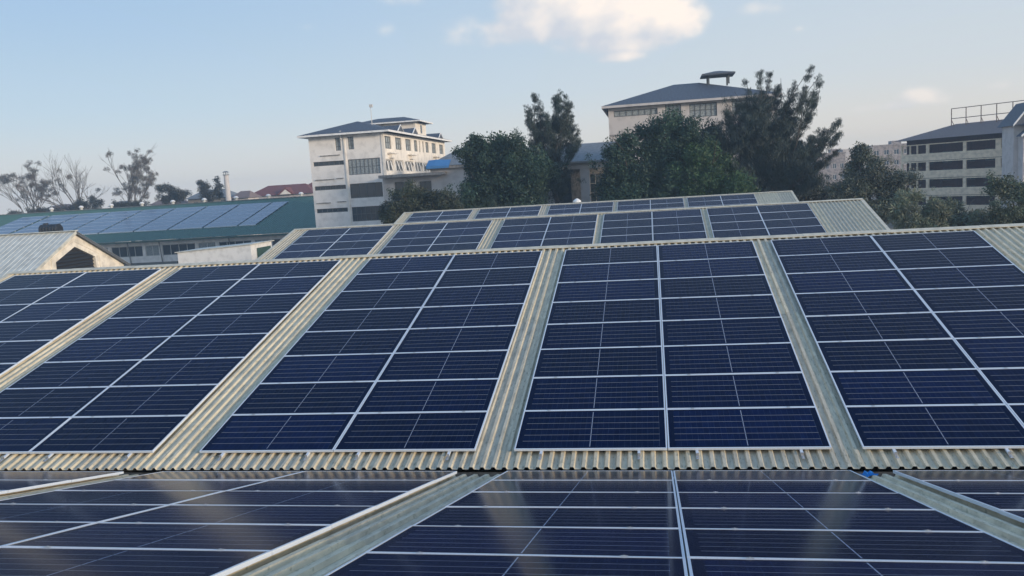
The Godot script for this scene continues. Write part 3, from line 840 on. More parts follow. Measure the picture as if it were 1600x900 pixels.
func apartments() -> void:
	var t := thing("apartment_block", "maroon apartment block with cream balcony bands at the right", "building", P(43, GROUND, 120))
	var A := P(37.7, GROUND, 125.3)
	var B := P(48.6, GROUND, 110.3)
	var U := (B - A).normalized()
	var L := A.distance_to(B)
	var N := U.cross(Vector3.UP)     # outward, towards the viewer's left
	if N.dot(P(0, 0, 0) - A) < 0: N = -N
	var b := MB.new()
	# core, set back behind the balconies
	var holes := []
	for f in 5:
		var y := 9.35 - f * 2.55 - 1.1
		for q in [[3.2, 4.6], [6.0, 7.6], [9.6, 11.2], [12.6, 14.6], [0.6, 1.5]]: holes.append([q[0], y, q[1], y + 1.7])
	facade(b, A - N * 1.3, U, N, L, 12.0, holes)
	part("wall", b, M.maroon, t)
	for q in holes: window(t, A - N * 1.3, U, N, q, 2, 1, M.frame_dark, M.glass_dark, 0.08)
	for f in 5:
		var y := 9.72 - f * 2.55
		b = MB.new()
		b.obox(A + U * L * 0.5 + Vector3.UP * (y - 0.45) - N * 0.1, U * L * 0.5, Vector3.UP * 0.54, N * 0.1)
		b.obox(A + U * L * 0.5 + Vector3.UP * (y - 0.8) - N * 0.7, U * (L * 0.5 - 0.02), Vector3.UP * 0.08, N * 0.55)
		b.obox(A + U * L * 0.5 + Vector3.UP * (y + 1.42) - N * 0.1, U * (L * 0.5 - 0.03), Vector3.UP * 0.07, N * 0.08)
		var band := part("balcony", b, M.balcony, t)
		for q in [[0.0, 0.3], [1.5, 0.18], [2.7, 0.18], [4.3, 0.5], [10.2, 0.5], [15.0, 0.8], [17.9, 0.6]]:
			b = MB.new()
			b.obox(A + U * (q[0] + q[1] * 0.5) + Vector3.UP * (y + 0.65) - N * 0.1, U * q[1] * 0.5, Vector3.UP * 0.70, N * 0.09)
			sub("pier", b, M.balcony, band)
	b = MB.new()
	var z := Vector3.UP * 11.9
	var e0 := A - U * 0.9 + N * 0.7 + z
	var e1 := A + U * (L + 0.5) + N * 0.7 + z
	var e2 := e1 - N * 11.0
	var e3 := e0 - N * 11.0
	var r0 := A + U * 5.5 - N * 5.0 + z + Vector3.UP * 2.0
	var r1 := A + U * (L - 0.5) - N * 5.0 + z + Vector3.UP * 2.0
	b.quad(e0, e1, r1, r0); b.tri(e1, e2, r1); b.quad(e2, e3, r0, r1); b.tri(e3, e0, r0); b.quad(e3, e2, e1, e0)
	part("roof", b, M.roof_brown, t)
	b = MB.new()   # side and rear of the core
	b.quad(A - N * 10, A - N * 1.3, A - N * 1.3 + z, A - N * 10 + z); b.quad(B - N * 1.3, B - N * 10, B - N * 10 + z, B - N * 1.3 + z); b.quad(B - N * 10, A - N * 10, A - N * 10 + z, B - N * 10 + z)
	part("wall", b, M.balcony, t)
	# bare steel hoarding frame standing on the roof
	var h := thing("hoarding_frame", "empty steel billboard frame on the apartment roof", "billboard frame", A + U * 11 - N * 4.2 + Vector3.UP * 13.0)
	var H0 := Vector3.ZERO
	var lo := -5.6
	var hi := 6.0
	for i in 6:
		var x := lerpf(lo, hi, i / 5.0)
		b = MB.new(); b.tube(H0 + U * x + Vector3.DOWN * 1.0, H0 + U * x + Vector3.UP * 3.2, 0.07, 0.07, 5); sub("post", b, M.rust_steel, h)
		b = MB.new(); b.tube(H0 + U * x + Vector3.UP * 1.5, H0 + U * (x + 0.2) - N * 1.5 + Vector3.DOWN * 1.0, 0.05, 0.05, 5); sub("stay", b, M.rust_steel, h)
	for y in [0.35, 1.7, 3.15]:
		b = MB.new(); b.tube(H0 + U * lo + Vector3.UP * y, H0 + U * hi + Vector3.UP * y, 0.055, 0.055, 5); sub("rail", b, M.rust_steel, h)
	# gabled turret house at the frame's right edge
	var g := thing("turret_house", "slate roofed house with white gable boards at right edge", "house", P(49.5, GROUND, 106))
	b = MB.new(); b.box(P(45.2, GROUND, 107.5), P(58, 7.6, 104.0)); b.box(P(45.7, GROUND, 104.0), P(49.2, 6.2, 102.4)); part("wall", b, M.plaster_grey, g)
	b = MB.new()
	b.prism(PackedVector3Array([P(44.8, 7.5, 103.2), P(49.4, 7.5, 103.2), P(47.1, 10.4, 103.2)]), P(0, 0, 5.0)); b.prism(PackedVector3Array([P(47.2, 7.55, 103.6), P(47.2, 10.2, 105.8), P(47.2, 7.55, 108.0)]), Vector3(11.5, 0, 0))
	b.prism(PackedVector3Array([P(45.2, 6.1, 101.8), P(49.7, 6.1, 101.8), P(47.45, 8.0, 101.8)]), P(0, 0, 1.6))
	part("roof", b, M.roof_slate, g)
	for q in [[44.8, 7.5, 47.1, 10.4, 103.1], [49.4, 7.5, 47.1, 10.4, 103.1], [45.2, 6.1, 47.45, 8.0, 101.7], [49.7, 6.1, 47.45, 8.0, 101.7]]:
		b = MB.new()
		var p0 := P(q[0], q[1], q[4])
		var p1 := P(q[2], q[3], q[4])
		b.obox((p0 + p1) * 0.5, (p1 - p0) * 0.5, Vector3(0, 0.14, 0), Vector3(0, 0, 0.05)); part("barge_board", b, M.white_paint, g)
	for q in [[45.95, 3.9, 47.2], [47.6, 3.9, 48.85], [45.95, 1.3, 47.2], [47.6, 1.3, 48.85], [45.95, -1.3, 47.2], [47.6, -1.3, 48.85]]:
		b = MB.new()
		for x in [q[0], (q[0] + q[2]) * 0.5, q[2]]: b.box(P(x - 0.04, q[1], 102.4), P(x + 0.04, q[1] + 1.6, 102.33))
		for y in [q[1], q[1] + 1.6]: b.box(P(q[0], y - 0.04, 102.4), P(q[2], y + 0.04, 102.34))
		var f := part("window", b, M.frame_pale, g)
		b = MB.new(); b.box(P(q[0], q[1], 102.4), P(q[2], q[1] + 1.6, 102.37)); sub("pane", b, M.glass_dark, f)

func far_houses() -> void:
	var specs := [["red_roofed_house", "long red roofed house beyond the green roof", -96.5, -80, 178, 4.8, 7.2, "plaster_grey", "roof_red", 8.0], ["red_roofed_house", "taller red roofed house touching the white office block", -84, -70, 182, 6.0, 8.6, "plaster_grey", "roof_red", 8.0],
		["brown_roofed_house", "small brown house right of the chimney", -91.0, -87.5, 160, 4.6, 6.1, "plaster_grey", "roof_brown", 5.0], ["brown_roofed_house", "wide grey roofed house left of the chimney", -103, -93, 162, 5.0, 6.9, "stained_concrete", "roof_grey", 6.0],
		["pink_house", "small pink house under the bare trees", -133, -128.5, 155, 4.9, 5.6, "brick_far", "roof_brown", 5.0], ["white_gable_house", "little white gabled house beyond the green ridge", -123, -119.5, 163, 4.4, 5.6, "white_paint", "roof_grey", 5.0], ["white_gable_house", "white house with brown roof between bare trees", -114, -108, 165, 4.2, 5.8, "white_paint", "roof_brown", 6.0]]
	for q in specs:
		var x0: float = q[2]; var x1: float = q[3]; var d: float = q[4]; var ye: float = q[5]; var yr: float = q[6]; var dep: float = q[9]
		var t := thing(q[0], q[1], "house", P((x0 + x1) * 0.5, GROUND, d + dep * 0.5), "houses far beyond the green roof")
		var b := MB.new()
		var n := maxi(2, int((x1 - x0) / 3.0))
		var holes := []
		for i in n:
			var c := (x1 - x0) * (i + 0.5) / n
			for y in [ye - 1.9 - GROUND, ye - 4.6 - GROUND]: holes.append([c - 0.6, y, c + 0.6, y + 1.3])
		facade(b, P(x0, GROUND, d), Vector3.RIGHT, Vector3.BACK, x1 - x0, ye - GROUND, holes)
		b.quad(P(x1, GROUND, d), P(x1, GROUND, d + dep), P(x1, ye, d + dep), P(x1, ye, d)); b.quad(P(x0, GROUND, d + dep), P(x0, GROUND, d), P(x0, ye, d), P(x0, ye, d + dep)); b.quad(P(x1, GROUND, d + dep), P(x0, GROUND, d + dep), P(x0, ye, d + dep), P(x1, ye, d + dep))
		part("wall", b, M[q[7]], t)
		for hq in holes: window(t, P(x0, GROUND, d), Vector3.RIGHT, Vector3.BACK, hq, 2, 1, M.frame_pale, M.glass_dark, 0.09)
		b = MB.new(); hip(b, x0 - 0.6, x1 + 0.6, d - 0.6, d + dep + 0.6, ye, yr, minf(dep * 0.5, (x1 - x0) * 0.35), false); part("roof", b, M[q[8]], t)
		if q[0] == "red_roofed_house":
			b = MB.new()
			var cx := lerpf(x0, x1, 0.6)
			b.prism(PackedVector3Array([P(cx - 2.2, ye, d - 0.8), P(cx + 2.2, ye, d - 0.8), P(cx, ye + 1.7, d - 0.8)]), P(0, 0, dep * 0.5)); part("gablet", b, M[q[8]], t)
			b = MB.new(); b.prism(PackedVector3Array([P(cx - 1.5, ye + 0.05, d - 0.83), P(cx + 1.5, ye + 0.05, d - 0.83), P(cx, ye + 1.2, d - 0.83)]), P(0, 0, 0.02)); part("gable_panel", b, M.plaster_warm, t)
	var c := thing("chimney", "tall pale round chimney stack beyond the green roof", "chimney", P(-86.8, GROUND, 150))
	var b := MB.new(); b.tube(P(-86.8, GROUND, 150), P(-86.8, 9.4, 150), 0.75, 0.48, 14, true); part("shaft", b, M.plaster_grey, c)
	b = MB.new(); b.tube(P(-86.8, 9.4, 150), P(-86.8, 9.55, 150), 0.66, 0.66, 14, true)
	for i in 4: b.tube(P(-86.8 + 0.4 * cos(i * PI / 2 + 0.4), 9.55, 150 + 0.4 * sin(i * PI / 2 + 0.4)), P(-86.8 + 0.4 * cos(i * PI / 2 + 0.4), 10.0, 150 + 0.4 * sin(i * PI / 2 + 0.4)), 0.05, 0.05, 5)
	b.tube(P(-86.8, 10.0, 150), P(-86.8, 10.25, 150), 0.75, 0.25, 14, true); part("cowl", b, M.roof_grey, c)
	# distant flats on the right
	var flats := [["pinkish flats beside the tall tree, farthest right group", 44.0, 51.5, 226, 6.8, "brick_far"], ["grey distant flats left of the apartment block", 52.2, 60.0, 232, 7.6, "plaster_grey"], ["taller pink distant flats touching the apartment block", 60.6, 71.0, 236, 8.2, "brick_far"], ["low grey flats behind the right bushes", 30.0, 43.0, 240, 6.0, "plaster_grey"]]
	for q in flats:
		var t := thing("distant_flats", q[0], "building", P((q[1] + q[2]) * 0.5, GROUND, q[3] + 5), "distant flats on the right")
		b = MB.new()
		var W: float = q[2] - q[1]
		var holes := []
		for f in 4:
			for i in 4: holes.append([W * (i + 0.25) / 4, 2.0 + f * 2.9, W * (i + 0.75) / 4, 3.4 + f * 2.9])
		var Ht: float = q[4] - GROUND
		var ok := []
		for hq in holes:
			if hq[3] < Ht - 0.5: ok.append(hq)
		facade(b, P(q[1], GROUND, q[3]), Vector3.RIGHT, Vector3.BACK, W, Ht, ok)
		b.box(P(q[1], GROUND, q[3] + 9), P(q[2], q[4] - 0.02, q[3] + 0.6)); b.box(P(q[1] - 0.15, q[4], q[3] + 9.1), P(q[2] + 0.15, q[4] + 0.35, q[3] - 0.15)); b.box(P(q[1] + W * 0.55, q[4] + 0.35, q[3] + 5), P(q[1] + W * 0.8, q[4] + 1.3, q[3] + 2))
		part("wall", b, M[q[5]], t)
		for hq in ok: window(t, P(q[1], GROUND, q[3]), Vector3.RIGHT, Vector3.BACK, hq, 2, 1, M.frame_pale, M.glass_dark, 0.1)

# ------------------------------------------------------------------ trees
var clumps := {}

func clump(kind: String) -> ArrayMesh:
	if clumps.has(kind): return clumps[kind]
	var r := RandomNumberGenerator.new()
	r.seed = hash(kind)
	var b := MB.new()
	var count := 26
	for i in count:
		var dir := Vector3(r.randfn(), r.randfn(), r.randfn()).normalized()
		var c := dir * pow(r.randf(), 0.45)
		if kind == "broad":
			var ax := Vector3(r.randfn(), r.randfn() * 0.6, r.randfn()).normalized()
			var sd := ax.cross(Vector3(r.randfn(), r.randfn(), r.randfn())).normalized()
			var l := r.randf_range(0.16, 0.28)
			var w := l * r.randf_range(0.35, 0.55)
			b.tri(c - ax * l, c + sd * w, c + ax * l); b.tri(c - ax * l, c + ax * l, c - sd * w)
		elif kind == "wisp":    # upright feathery sprays
			var ax := (Vector3(r.randfn() * 0.45, 1.0, r.randfn() * 0.45) + dir * 0.35).normalized()
			var sd := ax.cross(Vector3(r.randfn(), r.randfn(), r.randfn())).normalized()
			var l := r.randf_range(0.35, 0.6)
			var w := 0.045
			b.tri(c - ax * l, c + sd * w, c + ax * l); b.tri(c - ax * l, c + ax * l, c - sd * w)
		else:                   # long drooping leaves in tufts
			var ax := (dir + Vector3(0, 0.35, 0)).normalized()
			var sd := ax.cross(Vector3(r.randfn(), r.randfn(), r.randfn())).normalized()
			var l := r.randf_range(0.3, 0.5)
			var w := l * 0.2
			var o := c * 0.45
			b.tri(o, o + ax * l + sd * w, o + ax * l * 2.0); b.tri(o, o + ax * l * 2.0, o + ax * l - sd * w)
	clumps[kind] = b.mesh()
	return clumps[kind]

func crown(t: Node3D, kind: String, lobes: Array, size: float, cover: float, col: Color, gap: float, sub_n: int, m: Material, spread := 0.16, xf: Array[Transform3D] = [], cs: Array[Color] = []) -> void:
	for q in lobes:
		var c := P(q[0], q[1], q[2])
		var R := Vector3(q[3], q[4], q[5])
		for s in sub_n + 1:
			var sc := c
			var sr := R * 0.72
			if s > 0:
				var dir := Vector3(rng.randfn(), rng.randfn(), rng.randfn()).normalized()
				sc = c + dir * R * rng.randf_range(0.55, 0.86)
				sr = Vector3.ONE * rng.randf_range(0.22, 0.42) * (R.x + R.y + R.z) / 3.0
			var area := (sr.x * sr.y + sr.y * sr.z + sr.x * sr.z) / 3.0 * 12.57
			var tint := rng.randf_range(0.68, 1.3)
			var want := area / (size * size) * cover
			if s > 0 or kind == "wisp":   # sprays: clumps strung along branchlets that reach past the mass
				var ns := int(want / (5.5 if kind == "wisp" else 7.0)) + 1
				for k in ns:
					var dir := Vector3(rng.randfn(), rng.randfn() * 0.8 + (0.75 if kind == "wisp" else 0.15), rng.randfn()).normalized()
					var ln := (sr.x + sr.y + sr.z) / 3.0 * (rng.randf_range(0.8, 1.7) if kind == "wisp" and s > 0 else rng.randf_range(0.7, 1.5))
					var st := sc + Vector3(rng.randfn(), rng.randfn(), rng.randfn()) * sr * 0.38
					for i in 7:
						var fr := (i + rng.randf()) / 7.0
						var p := st + dir * ln * fr + Vector3(rng.randfn(), rng.randfn(), rng.randfn()) * size * 0.35
						if noise.get_noise_3dv(p * 26.0) < gap: continue
						_leaf(xf, cs, t, kind, p, size * lerpf(1.2, 0.45 if kind == "wisp" else 0.62, fr), col, tint, spread)
			else:
				for i in int(want):
					var dir := Vector3(rng.randfn(), rng.randfn(), rng.randfn()).normalized()
					var p := sc + dir * sr * pow(rng.randf(), 0.3) * (1.0 + 0.3 * noise.get_noise_3dv(sc * 3.0 + dir * 90.0))
					if noise.get_noise_3dv(p * 26.0) < gap: continue
					_leaf(xf, cs, t, kind, p, size, col, tint, spread)
	var mm := MultiMesh.new()
	mm.transform_format = MultiMesh.TRANSFORM_3D
	mm.use_colors = true
	mm.mesh = clump(kind)
	mm.instance_count = xf.size()
	for i in xf.size():
		mm.set_instance_transform(i, xf[i])
		mm.set_instance_color(i, cs[i])
	var o := MultiMeshInstance3D.new()
	o.name = "crown"
	o.multimesh = mm
	o.material_override = m
	o.set_meta("kind", "stuff")
	t.add_child(o, true)

func _leaf(xf: Array[Transform3D], cs: Array[Color], t: Node3D, kind: String, p: Vector3, size: float, col: Color, tint: float, spread: float) -> void:
	var bs := Basis.from_euler(Vector3(rng.randf_range(-0.3, 0.3), rng.randf() * TAU, rng.randf_range(-0.3, 0.3)) if kind == "wisp" else Vector3(rng.randf() * TAU, rng.randf() * TAU, rng.randf() * TAU))
	xf.append(Transform3D(bs.scaled(Vector3.ONE * size * rng.randf_range(0.7, 1.3)), p - t.position))
	var v := tint * rng.randf_range(1.0 - spread, 1.0 + spread)
	cs.append(Color(col.r * v * rng.randf_range(0.85, 1.2), col.g * v, col.b * v))

func limb(b: MB, a: Vector3, c: Vector3, r0: float, r1: float) -> void:
	var k := 4
	var prev := a
	var pr := r0
	for i in range(1, k + 1):
		var f := float(i) / k
		var p := a.lerp(c, f) + (Vector3(rng.randfn(), rng.randfn() * 0.4, rng.randfn()) * a.distance_to(c) * 0.05 if i < k else Vector3.ZERO)
		p.y += sin(f * PI) * a.distance_to(c) * 0.06
		b.tube(prev, p, pr, lerpf(r0, r1, f), 6)
		prev = p; pr = lerpf(r0, r1, f)

func tree(called: String, label: String, base: Vector3, trunk_r: float, fork: float, kind: String, lobes: Array, size: float, cover: float, col: Color, gap := -0.12, sub_n := 9, group := "", category := "tree", bark := "bark") -> Node3D:
	var t := thing(called, label, category, base, group)
	var b := MB.new()
	var top := base + Vector3(rng.randf_range(-0.3, 0.3), fork, rng.randf_range(-0.3, 0.3))
	limb(b, base, top, trunk_r, trunk_r * 0.7)
	for q in lobes:
		var c := P(q[0], q[1], q[2])
		limb(b, top, c, trunk_r * 0.5, trunk_r * 0.12)
		for i in 3:
			var e := c + Vector3(rng.randfn() * q[3], absf(rng.randfn()) * q[4], rng.randfn() * q[5]) * 0.55
			limb(b, top.lerp(c, rng.randf_range(0.4, 0.9)), e, trunk_r * 0.2, trunk_r * 0.05)
	part("trunk", b, M[bark], t)
	crown(t, kind, lobes, size, cover, col, gap, sub_n, M.leaf_thin if kind == "wisp" else M.leaf_dark)
	return t

# an evergreen with a dense heart and separate boughs that sweep up to feathery tips
func feathery(label: String, base: Vector3, r: float, fork: float, heart: Array, tips: Array, d: float, col: Color) -> void:
	var t := thing("feathery_pine", label, "tree", base, "trees behind the factory")
	var b := MB.new()
	var top := base + Vector3(0, fork, 0)
	limb(b, base, top, r, r * 0.7)
	var xf: Array[Transform3D] = []
	var cs: Array[Color] = []
	for q in heart: limb(b, top, P(q[0], q[1], q[2]), r * 0.4, r * 0.1)
	for q in tips:
		var tip := P(q[0], q[1], d + rng.randf_range(-1.6, 1.6))
		var from := top.lerp(tip, 0.25)
		from.x = lerpf(from.x, tip.x, 0.15)
		limb(b, from, tip, r * 0.16, r * 0.04)
		var tint := rng.randf_range(0.75, 1.3)
		var dir := (tip - from).normalized()
		var reach := from.distance_to(tip)
		for k in 17:   # side shoots, shorter towards the tip
			var fr := rng.randf_range(0.42, 1.0)
			var p := from + dir * reach * fr
			var sd := (dir * 0.9 + Vector3(rng.randfn(), rng.randfn() * 0.6 + 0.45, rng.randfn()) * 0.75).normalized()
			var ln := lerpf(1.25, 0.45, fr) * rng.randf_range(0.6, 1.3)
			b.tube(p, p + sd * ln, 0.018, 0.008, 4)
			for i in 5:
				var g := (i + 0.6 + rng.randf() * 0.6) / 5.5
				_leaf(xf, cs, t, "wisp", p + sd * ln * g + Vector3(rng.randfn(), rng.randfn(), rng.randfn()) * 0.07, lerpf(0.34, 0.20, g), col, tint, 0.2)
	part("trunk", b, M.bark, t)
	crown(t, "wisp", heart, 0.42, 1.5, col, -0.16, 9, M.leaf_thin, 0.16, xf, cs)

func twig(b: MB, tips: Array, p: Vector3, dir: Vector3, l: float, r: float, depth: int, spread: float) -> void:
	var e := p + dir * l
	b.tube(p, e, r, r * 0.72, 4)
	if depth == 0:
		tips.append(e)
		return
	for i in (3 if depth > 2 else 2 + rng.randi() % 2):
		var nd := (dir + Vector3(rng.randfn(), rng.randfn() * 0.5 + 0.28, rng.randfn()) * spread).normalized()
		twig(b, tips, e if i == 0 else p.lerp(e, rng.randf_range(0.5, 1.0)), nd, l * rng.randf_range(0.62, 0.85), r * 0.62, depth - 1, spread)

func bare_tree(label: String, base: Vector3, h: float, spread: float, leafy: float, col: Color) -> void:
	var t := thing("bare_tree", label, "tree", base, "thin trees beyond the green roof")
	var b := MB.new()
	var tips := []
	for k in 2: twig(b, tips, base, Vector3(rng.randf_range(-0.2, 0.2), 1, rng.randf_range(-0.2, 0.2)).normalized(), h * 0.36, 0.2, 5, spread)
	part("branches", b, M.bark_pale, t)
	if leafy > 0:
		var lobes := []
		for p in tips:
			if rng.randf() < leafy: lobes.append([p.x, p.y, -p.z, 0.9, 0.6, 0.9])
		if lobes: crown(t, "broad", lobes, 0.34, 0.42, col, -0.6, 0, M.leaf_dark)

func trees() -> void:
	var dark := Color(0.024, 0.046, 0.034)
	var green := Color(0.026, 0.060, 0.038)
	var olive := Color(0.048, 0.062, 0.038)
	# left group, in front of the hall
	tree("leafy_tree", "big dark leafy tree left of the feathery pine", P(-14.2, GROUND, 67), 0.4, 5.0, "broad", [[-16.0, 6.5, 67, 1.9, 2.0, 2.2], [-13.2, 6.2, 67, 3.0, 2.5, 2.6], [-10.9, 5.2, 66.5, 2.2, 2.2, 2.2], [-15.0, 3.2, 66.5, 3.6, 2.4, 2.6], [-11.6, 2.6, 66, 3.0, 2.2, 2.2], [-16.6, 3.9, 67.5, 1.6, 1.9, 2.0], [-16.7, 7.7, 67, 0.8, 0.7, 0.8]], 0.55, 2.0, green, -0.2, 12, "trees behind the factory")
	feathery("tall feathery pine rising above the middle trees", P(-9.8, GROUND, 72), 0.32, 8.5,
		[[-9.8, 7.6, 72, 1.5, 1.5, 1.4], [-9.8, 5.4, 72, 2.2, 2.2, 1.8], [-10.4, 9.2, 72, 0.8, 1.0, 0.8], [-8.7, 9.6, 72, 0.8, 1.2, 0.8], [-9.9, 3.2, 72, 2.0, 1.6, 1.6]],
		[[-11.1, 12.5], [-11.7, 11.7], [-12.0, 10.7], [-10.6, 11.5], [-9.1, 12.6], [-8.6, 12.9], [-8.0, 12.3], [-7.5, 11.7], [-8.3, 11.1], [-7.7, 10.4], [-9.8, 10.7], [-7.0, 8.0], [-7.4, 7.4], [-7.2, 8.8], [-11.0, 10.1], [-11.6, 9.5], [-11.8, 8.2], [-7.6, 9.6], [-12.0, 7.0]], 72.0, Color(0.040, 0.064, 0.056))
	tree("low_tree", "low dull green tree under the white office block", P(-20.6, GROUND, 61), 0.25, 4.0, "broad", [[-21.4, 2.9, 61, 2.4, 1.7, 2.0], [-18.6, 2.6, 61, 2.3, 1.6, 2.0], [-23.0, 1.8, 60.5, 1.5, 1.2, 1.5], [-20.0, 1.2, 60.5, 3.0, 1.4, 1.6]], 0.42, 1.6, olive, -0.16, 10, "trees behind the factory")
	tree("low_tree", "low tree in front of the beige pillars", P(-11.5, GROUND, 62), 0.2, 3.2, "broad", [[-14.0, 1.2, 62, 2.2, 1.3, 1.6], [-10.4, 1.0, 62, 2.4, 1.2, 1.6]], 0.42, 1.4, dark, -0.12, 9, "trees behind the factory")
	# right group
	tree("leafy_tree", "broad dark tree below the tall stained block", P(-0.4, GROUND, 66), 0.45, 4.5, "broad", [[-1.6, 4.6, 66, 3.4, 2.9, 2.8], [1.6, 6.6, 67, 3.2, 2.6, 2.8], [-0.2, 2.4, 65, 4.2, 2.6, 2.6], [-2.9, 2.6, 65, 2.2, 2.2, 2.0], [3.8, 6.2, 67.5, 2.6, 2.5, 2.6]], 0.55, 1.9, green, -0.2, 12, "trees behind the factory")
	tree("leafy_tree", "bright green lower tree among the right hand trees", P(5.0, GROUND, 64), 0.35, 4.0, "broad", [[4.2, 3.2, 64, 2.8, 2.2, 2.0], [7.0, 2.4, 64, 2.6, 2.0, 2.0], [4.8, 5.0, 64.5, 2.2, 1.6, 1.8]], 0.5, 1.8, Color(0.038, 0.085, 0.03), -0.2, 11, "trees behind the factory")
	feathery("widest feathery evergreen leaning right at right of centre", P(9.6, GROUND, 67), 0.42, 5.5,
		[[9.0, 7.4, 67, 2.6, 2.3, 2.2], [6.9, 6.2, 67.5, 2.0, 2.4, 2.0], [11.2, 6.6, 67, 2.2, 2.2, 2.0], [9.6, 9.4, 67, 1.7, 1.6, 1.5], [10.2, 4.4, 67, 3.4, 2.4, 2.4], [8.4, 2.6, 66, 3.2, 2.2, 2.2], [12.6, 2.6, 66.5, 2.4, 2.0, 2.0], [13.0, 4.8, 67, 1.5, 1.4, 1.4]],
		[[6.6, 10.5], [7.7, 11.2], [8.6, 12.0], [9.7, 12.4], [10.8, 12.5], [11.7, 12.0], [12.7, 10.9], [13.9, 12.5], [14.7, 11.7], [15.2, 11.2], [13.5, 10.2], [14.3, 9.2], [12.6, 8.9], [15.1, 7.3], [15.9, 7.3], [16.8, 8.0], [16.4, 6.8], [15.6, 6.3], [14.8, 5.6], [15.9, 5.1], [14.2, 6.5], [13.4, 7.4], [12.0, 10.0], [13.0, 11.6], [8.0, 10.2], [10.2, 11.2], [15.0, 4.2], [11.4, 11.0]], 67.0, Color(0.036, 0.056, 0.050))
	# behind the right end of the roofs
	tree("roadside_tree", "grey green tree beside the far flats", P(18.2, GROUND, 62), 0.25, 4.5, "broad", [[17.3, 3.4, 62, 1.9, 1.8, 1.6], [19.4, 2.4, 62, 2.0, 1.6, 1.6], [16.2, 1.4, 61.5, 2.2, 1.6, 1.6], [18.6, 0.2, 61, 2.6, 1.5, 1.6], [17.0, 4.9, 62, 0.7, 0.7, 0.7]], 0.42, 1.5, Color(0.09, 0.11, 0.085), -0.12, 10, "roadside trees at right")
	tree("roadside_tree", "pale tufted tree before the apartment balconies", P(18.8, GROUND, 50), 0.18, 4.0, "tuft", [[17.2, 0.9, 50, 1.3, 1.1, 1.1], [19.2, 0.4, 50, 1.5, 1.0, 1.1], [18.0, -0.6, 49.5, 2.2, 1.2, 1.3]], 0.34, 1.5, Color(0.16, 0.19, 0.135), -0.1, 8, "roadside trees at right")
	tree("roadside_tree", "bushy olive tree at the right edge", P(25.4, GROUND, 52), 0.2, 4.0, "broad", [[24.6, 1.5, 52, 1.6, 1.2, 1.2], [26.8, 1.6, 52, 1.6, 1.2, 1.2], [25.4, -0.2, 51.5, 2.6, 1.3, 1.4], [23.4, 0.0, 51, 1.4, 1.0, 1.2]], 0.36, 1.5, Color(0.095, 0.12, 0.075), -0.1, 9, "roadside trees at right")
	tree("roadside_tree", "small pale bush tree at foot of the apartment block", P(22.0, GROUND, 55), 0.16, 3.6, "tuft", [[21.6, -0.3, 55, 1.7, 1.1, 1.3], [23.4, -0.8, 55, 1.6, 1.0, 1.2]], 0.34, 1.4, Color(0.15, 0.175, 0.125), -0.1, 8, "roadside trees at right")
	tree("roadside_tree", "dim tree behind the gap right of the feathery evergreen", P(14.5, GROUND, 72), 0.25, 4.0, "broad", [[14.0, 1.4, 72, 2.6, 1.8, 1.8], [17.6, 1.0, 72, 2.4, 1.6, 1.8], [12.0, 1.6, 72, 2.0, 1.8, 1.6]], 0.46, 1.3, Color(0.06, 0.07, 0.05), -0.1, 8, "roadside trees at right")
	# thin trees on the left
	var gc := Color(0.15, 0.14, 0.125)
	bare_tree("thin leafy tree nearest the left edge of the picture", P(-132.6, GROUND, 150), 17.6, 0.34, 0.2, gc)
	bare_tree("tallest thin tree with bare upright twigs", P(-119.5, GROUND, 150), 19.5, 0.34, 0.04, gc)
	bare_tree("thin tree with dense fan of leaves, right of bare one", P(-109.8, GROUND, 150), 17.6, 0.26, 0.28, gc)
	var ds := Color(0.055, 0.06, 0.055)
	tree("flat_topped_tree", "dark flat topped tree left of the chimney", P(-100.5, GROUND, 152), 0.3, 8.5, "broad", [[-101.8, 7.4, 152, 2.6, 1.0, 2.0], [-98.6, 6.6, 152, 2.4, 1.0, 2.0], [-100.5, 5.4, 152, 3.6, 1.0, 2.0]], 0.55, 1.2, ds, -0.12, 8, "dark trees beyond the green roof")
	tree("flat_topped_tree", "dark spiky tree close beside the chimney", P(-91.0, GROUND, 151), 0.3, 8.5, "broad", [[-92.8, 7.2, 151, 1.4, 1.5, 1.2], [-89.2, 7.4, 151, 0.9, 1.9, 0.9], [-91.0, 5.4, 151, 3.0, 1.2, 1.6]], 0.55, 1.2, ds, -0.12, 8, "dark trees beyond the green roof")
	tree("hedge_tree", "dark bushes under the tallest bare tree", P(-117, GROUND, 146), 0.25, 8.0, "broad", [[-119.5, 4.8, 146, 3.0, 1.3, 1.6], [-115.5, 5.2, 146, 2.6, 1.6, 1.6]], 0.55, 1.2, ds, -0.12, 8, "dark trees beyond the green roof")
	tree("hedge_tree", "low dark bushes at the far left horizon", P(-131, GROUND, 146), 0.25, 7.5, "broad", [[-134.0, 4.0, 146, 2.8, 0.9, 1.6], [-129.0, 4.2, 146, 2.8, 0.9, 1.6], [-125.0, 4.1, 146, 2.4, 0.8, 1.6]], 0.55, 1.2, ds, -0.12, 8, "dark trees beyond the green roof")
	tree("hedge_tree", "low dark bushes between thin leafy tree and chimney", P(-107, GROUND, 147), 0.25, 7.5, "broad", [[-109.5, 4.3, 147, 2.4, 0.8, 1.6], [-105.5, 4.4, 147, 2.2, 0.9, 1.6]], 0.55, 1.2, ds, -0.12, 8, "dark trees beyond the green roof")

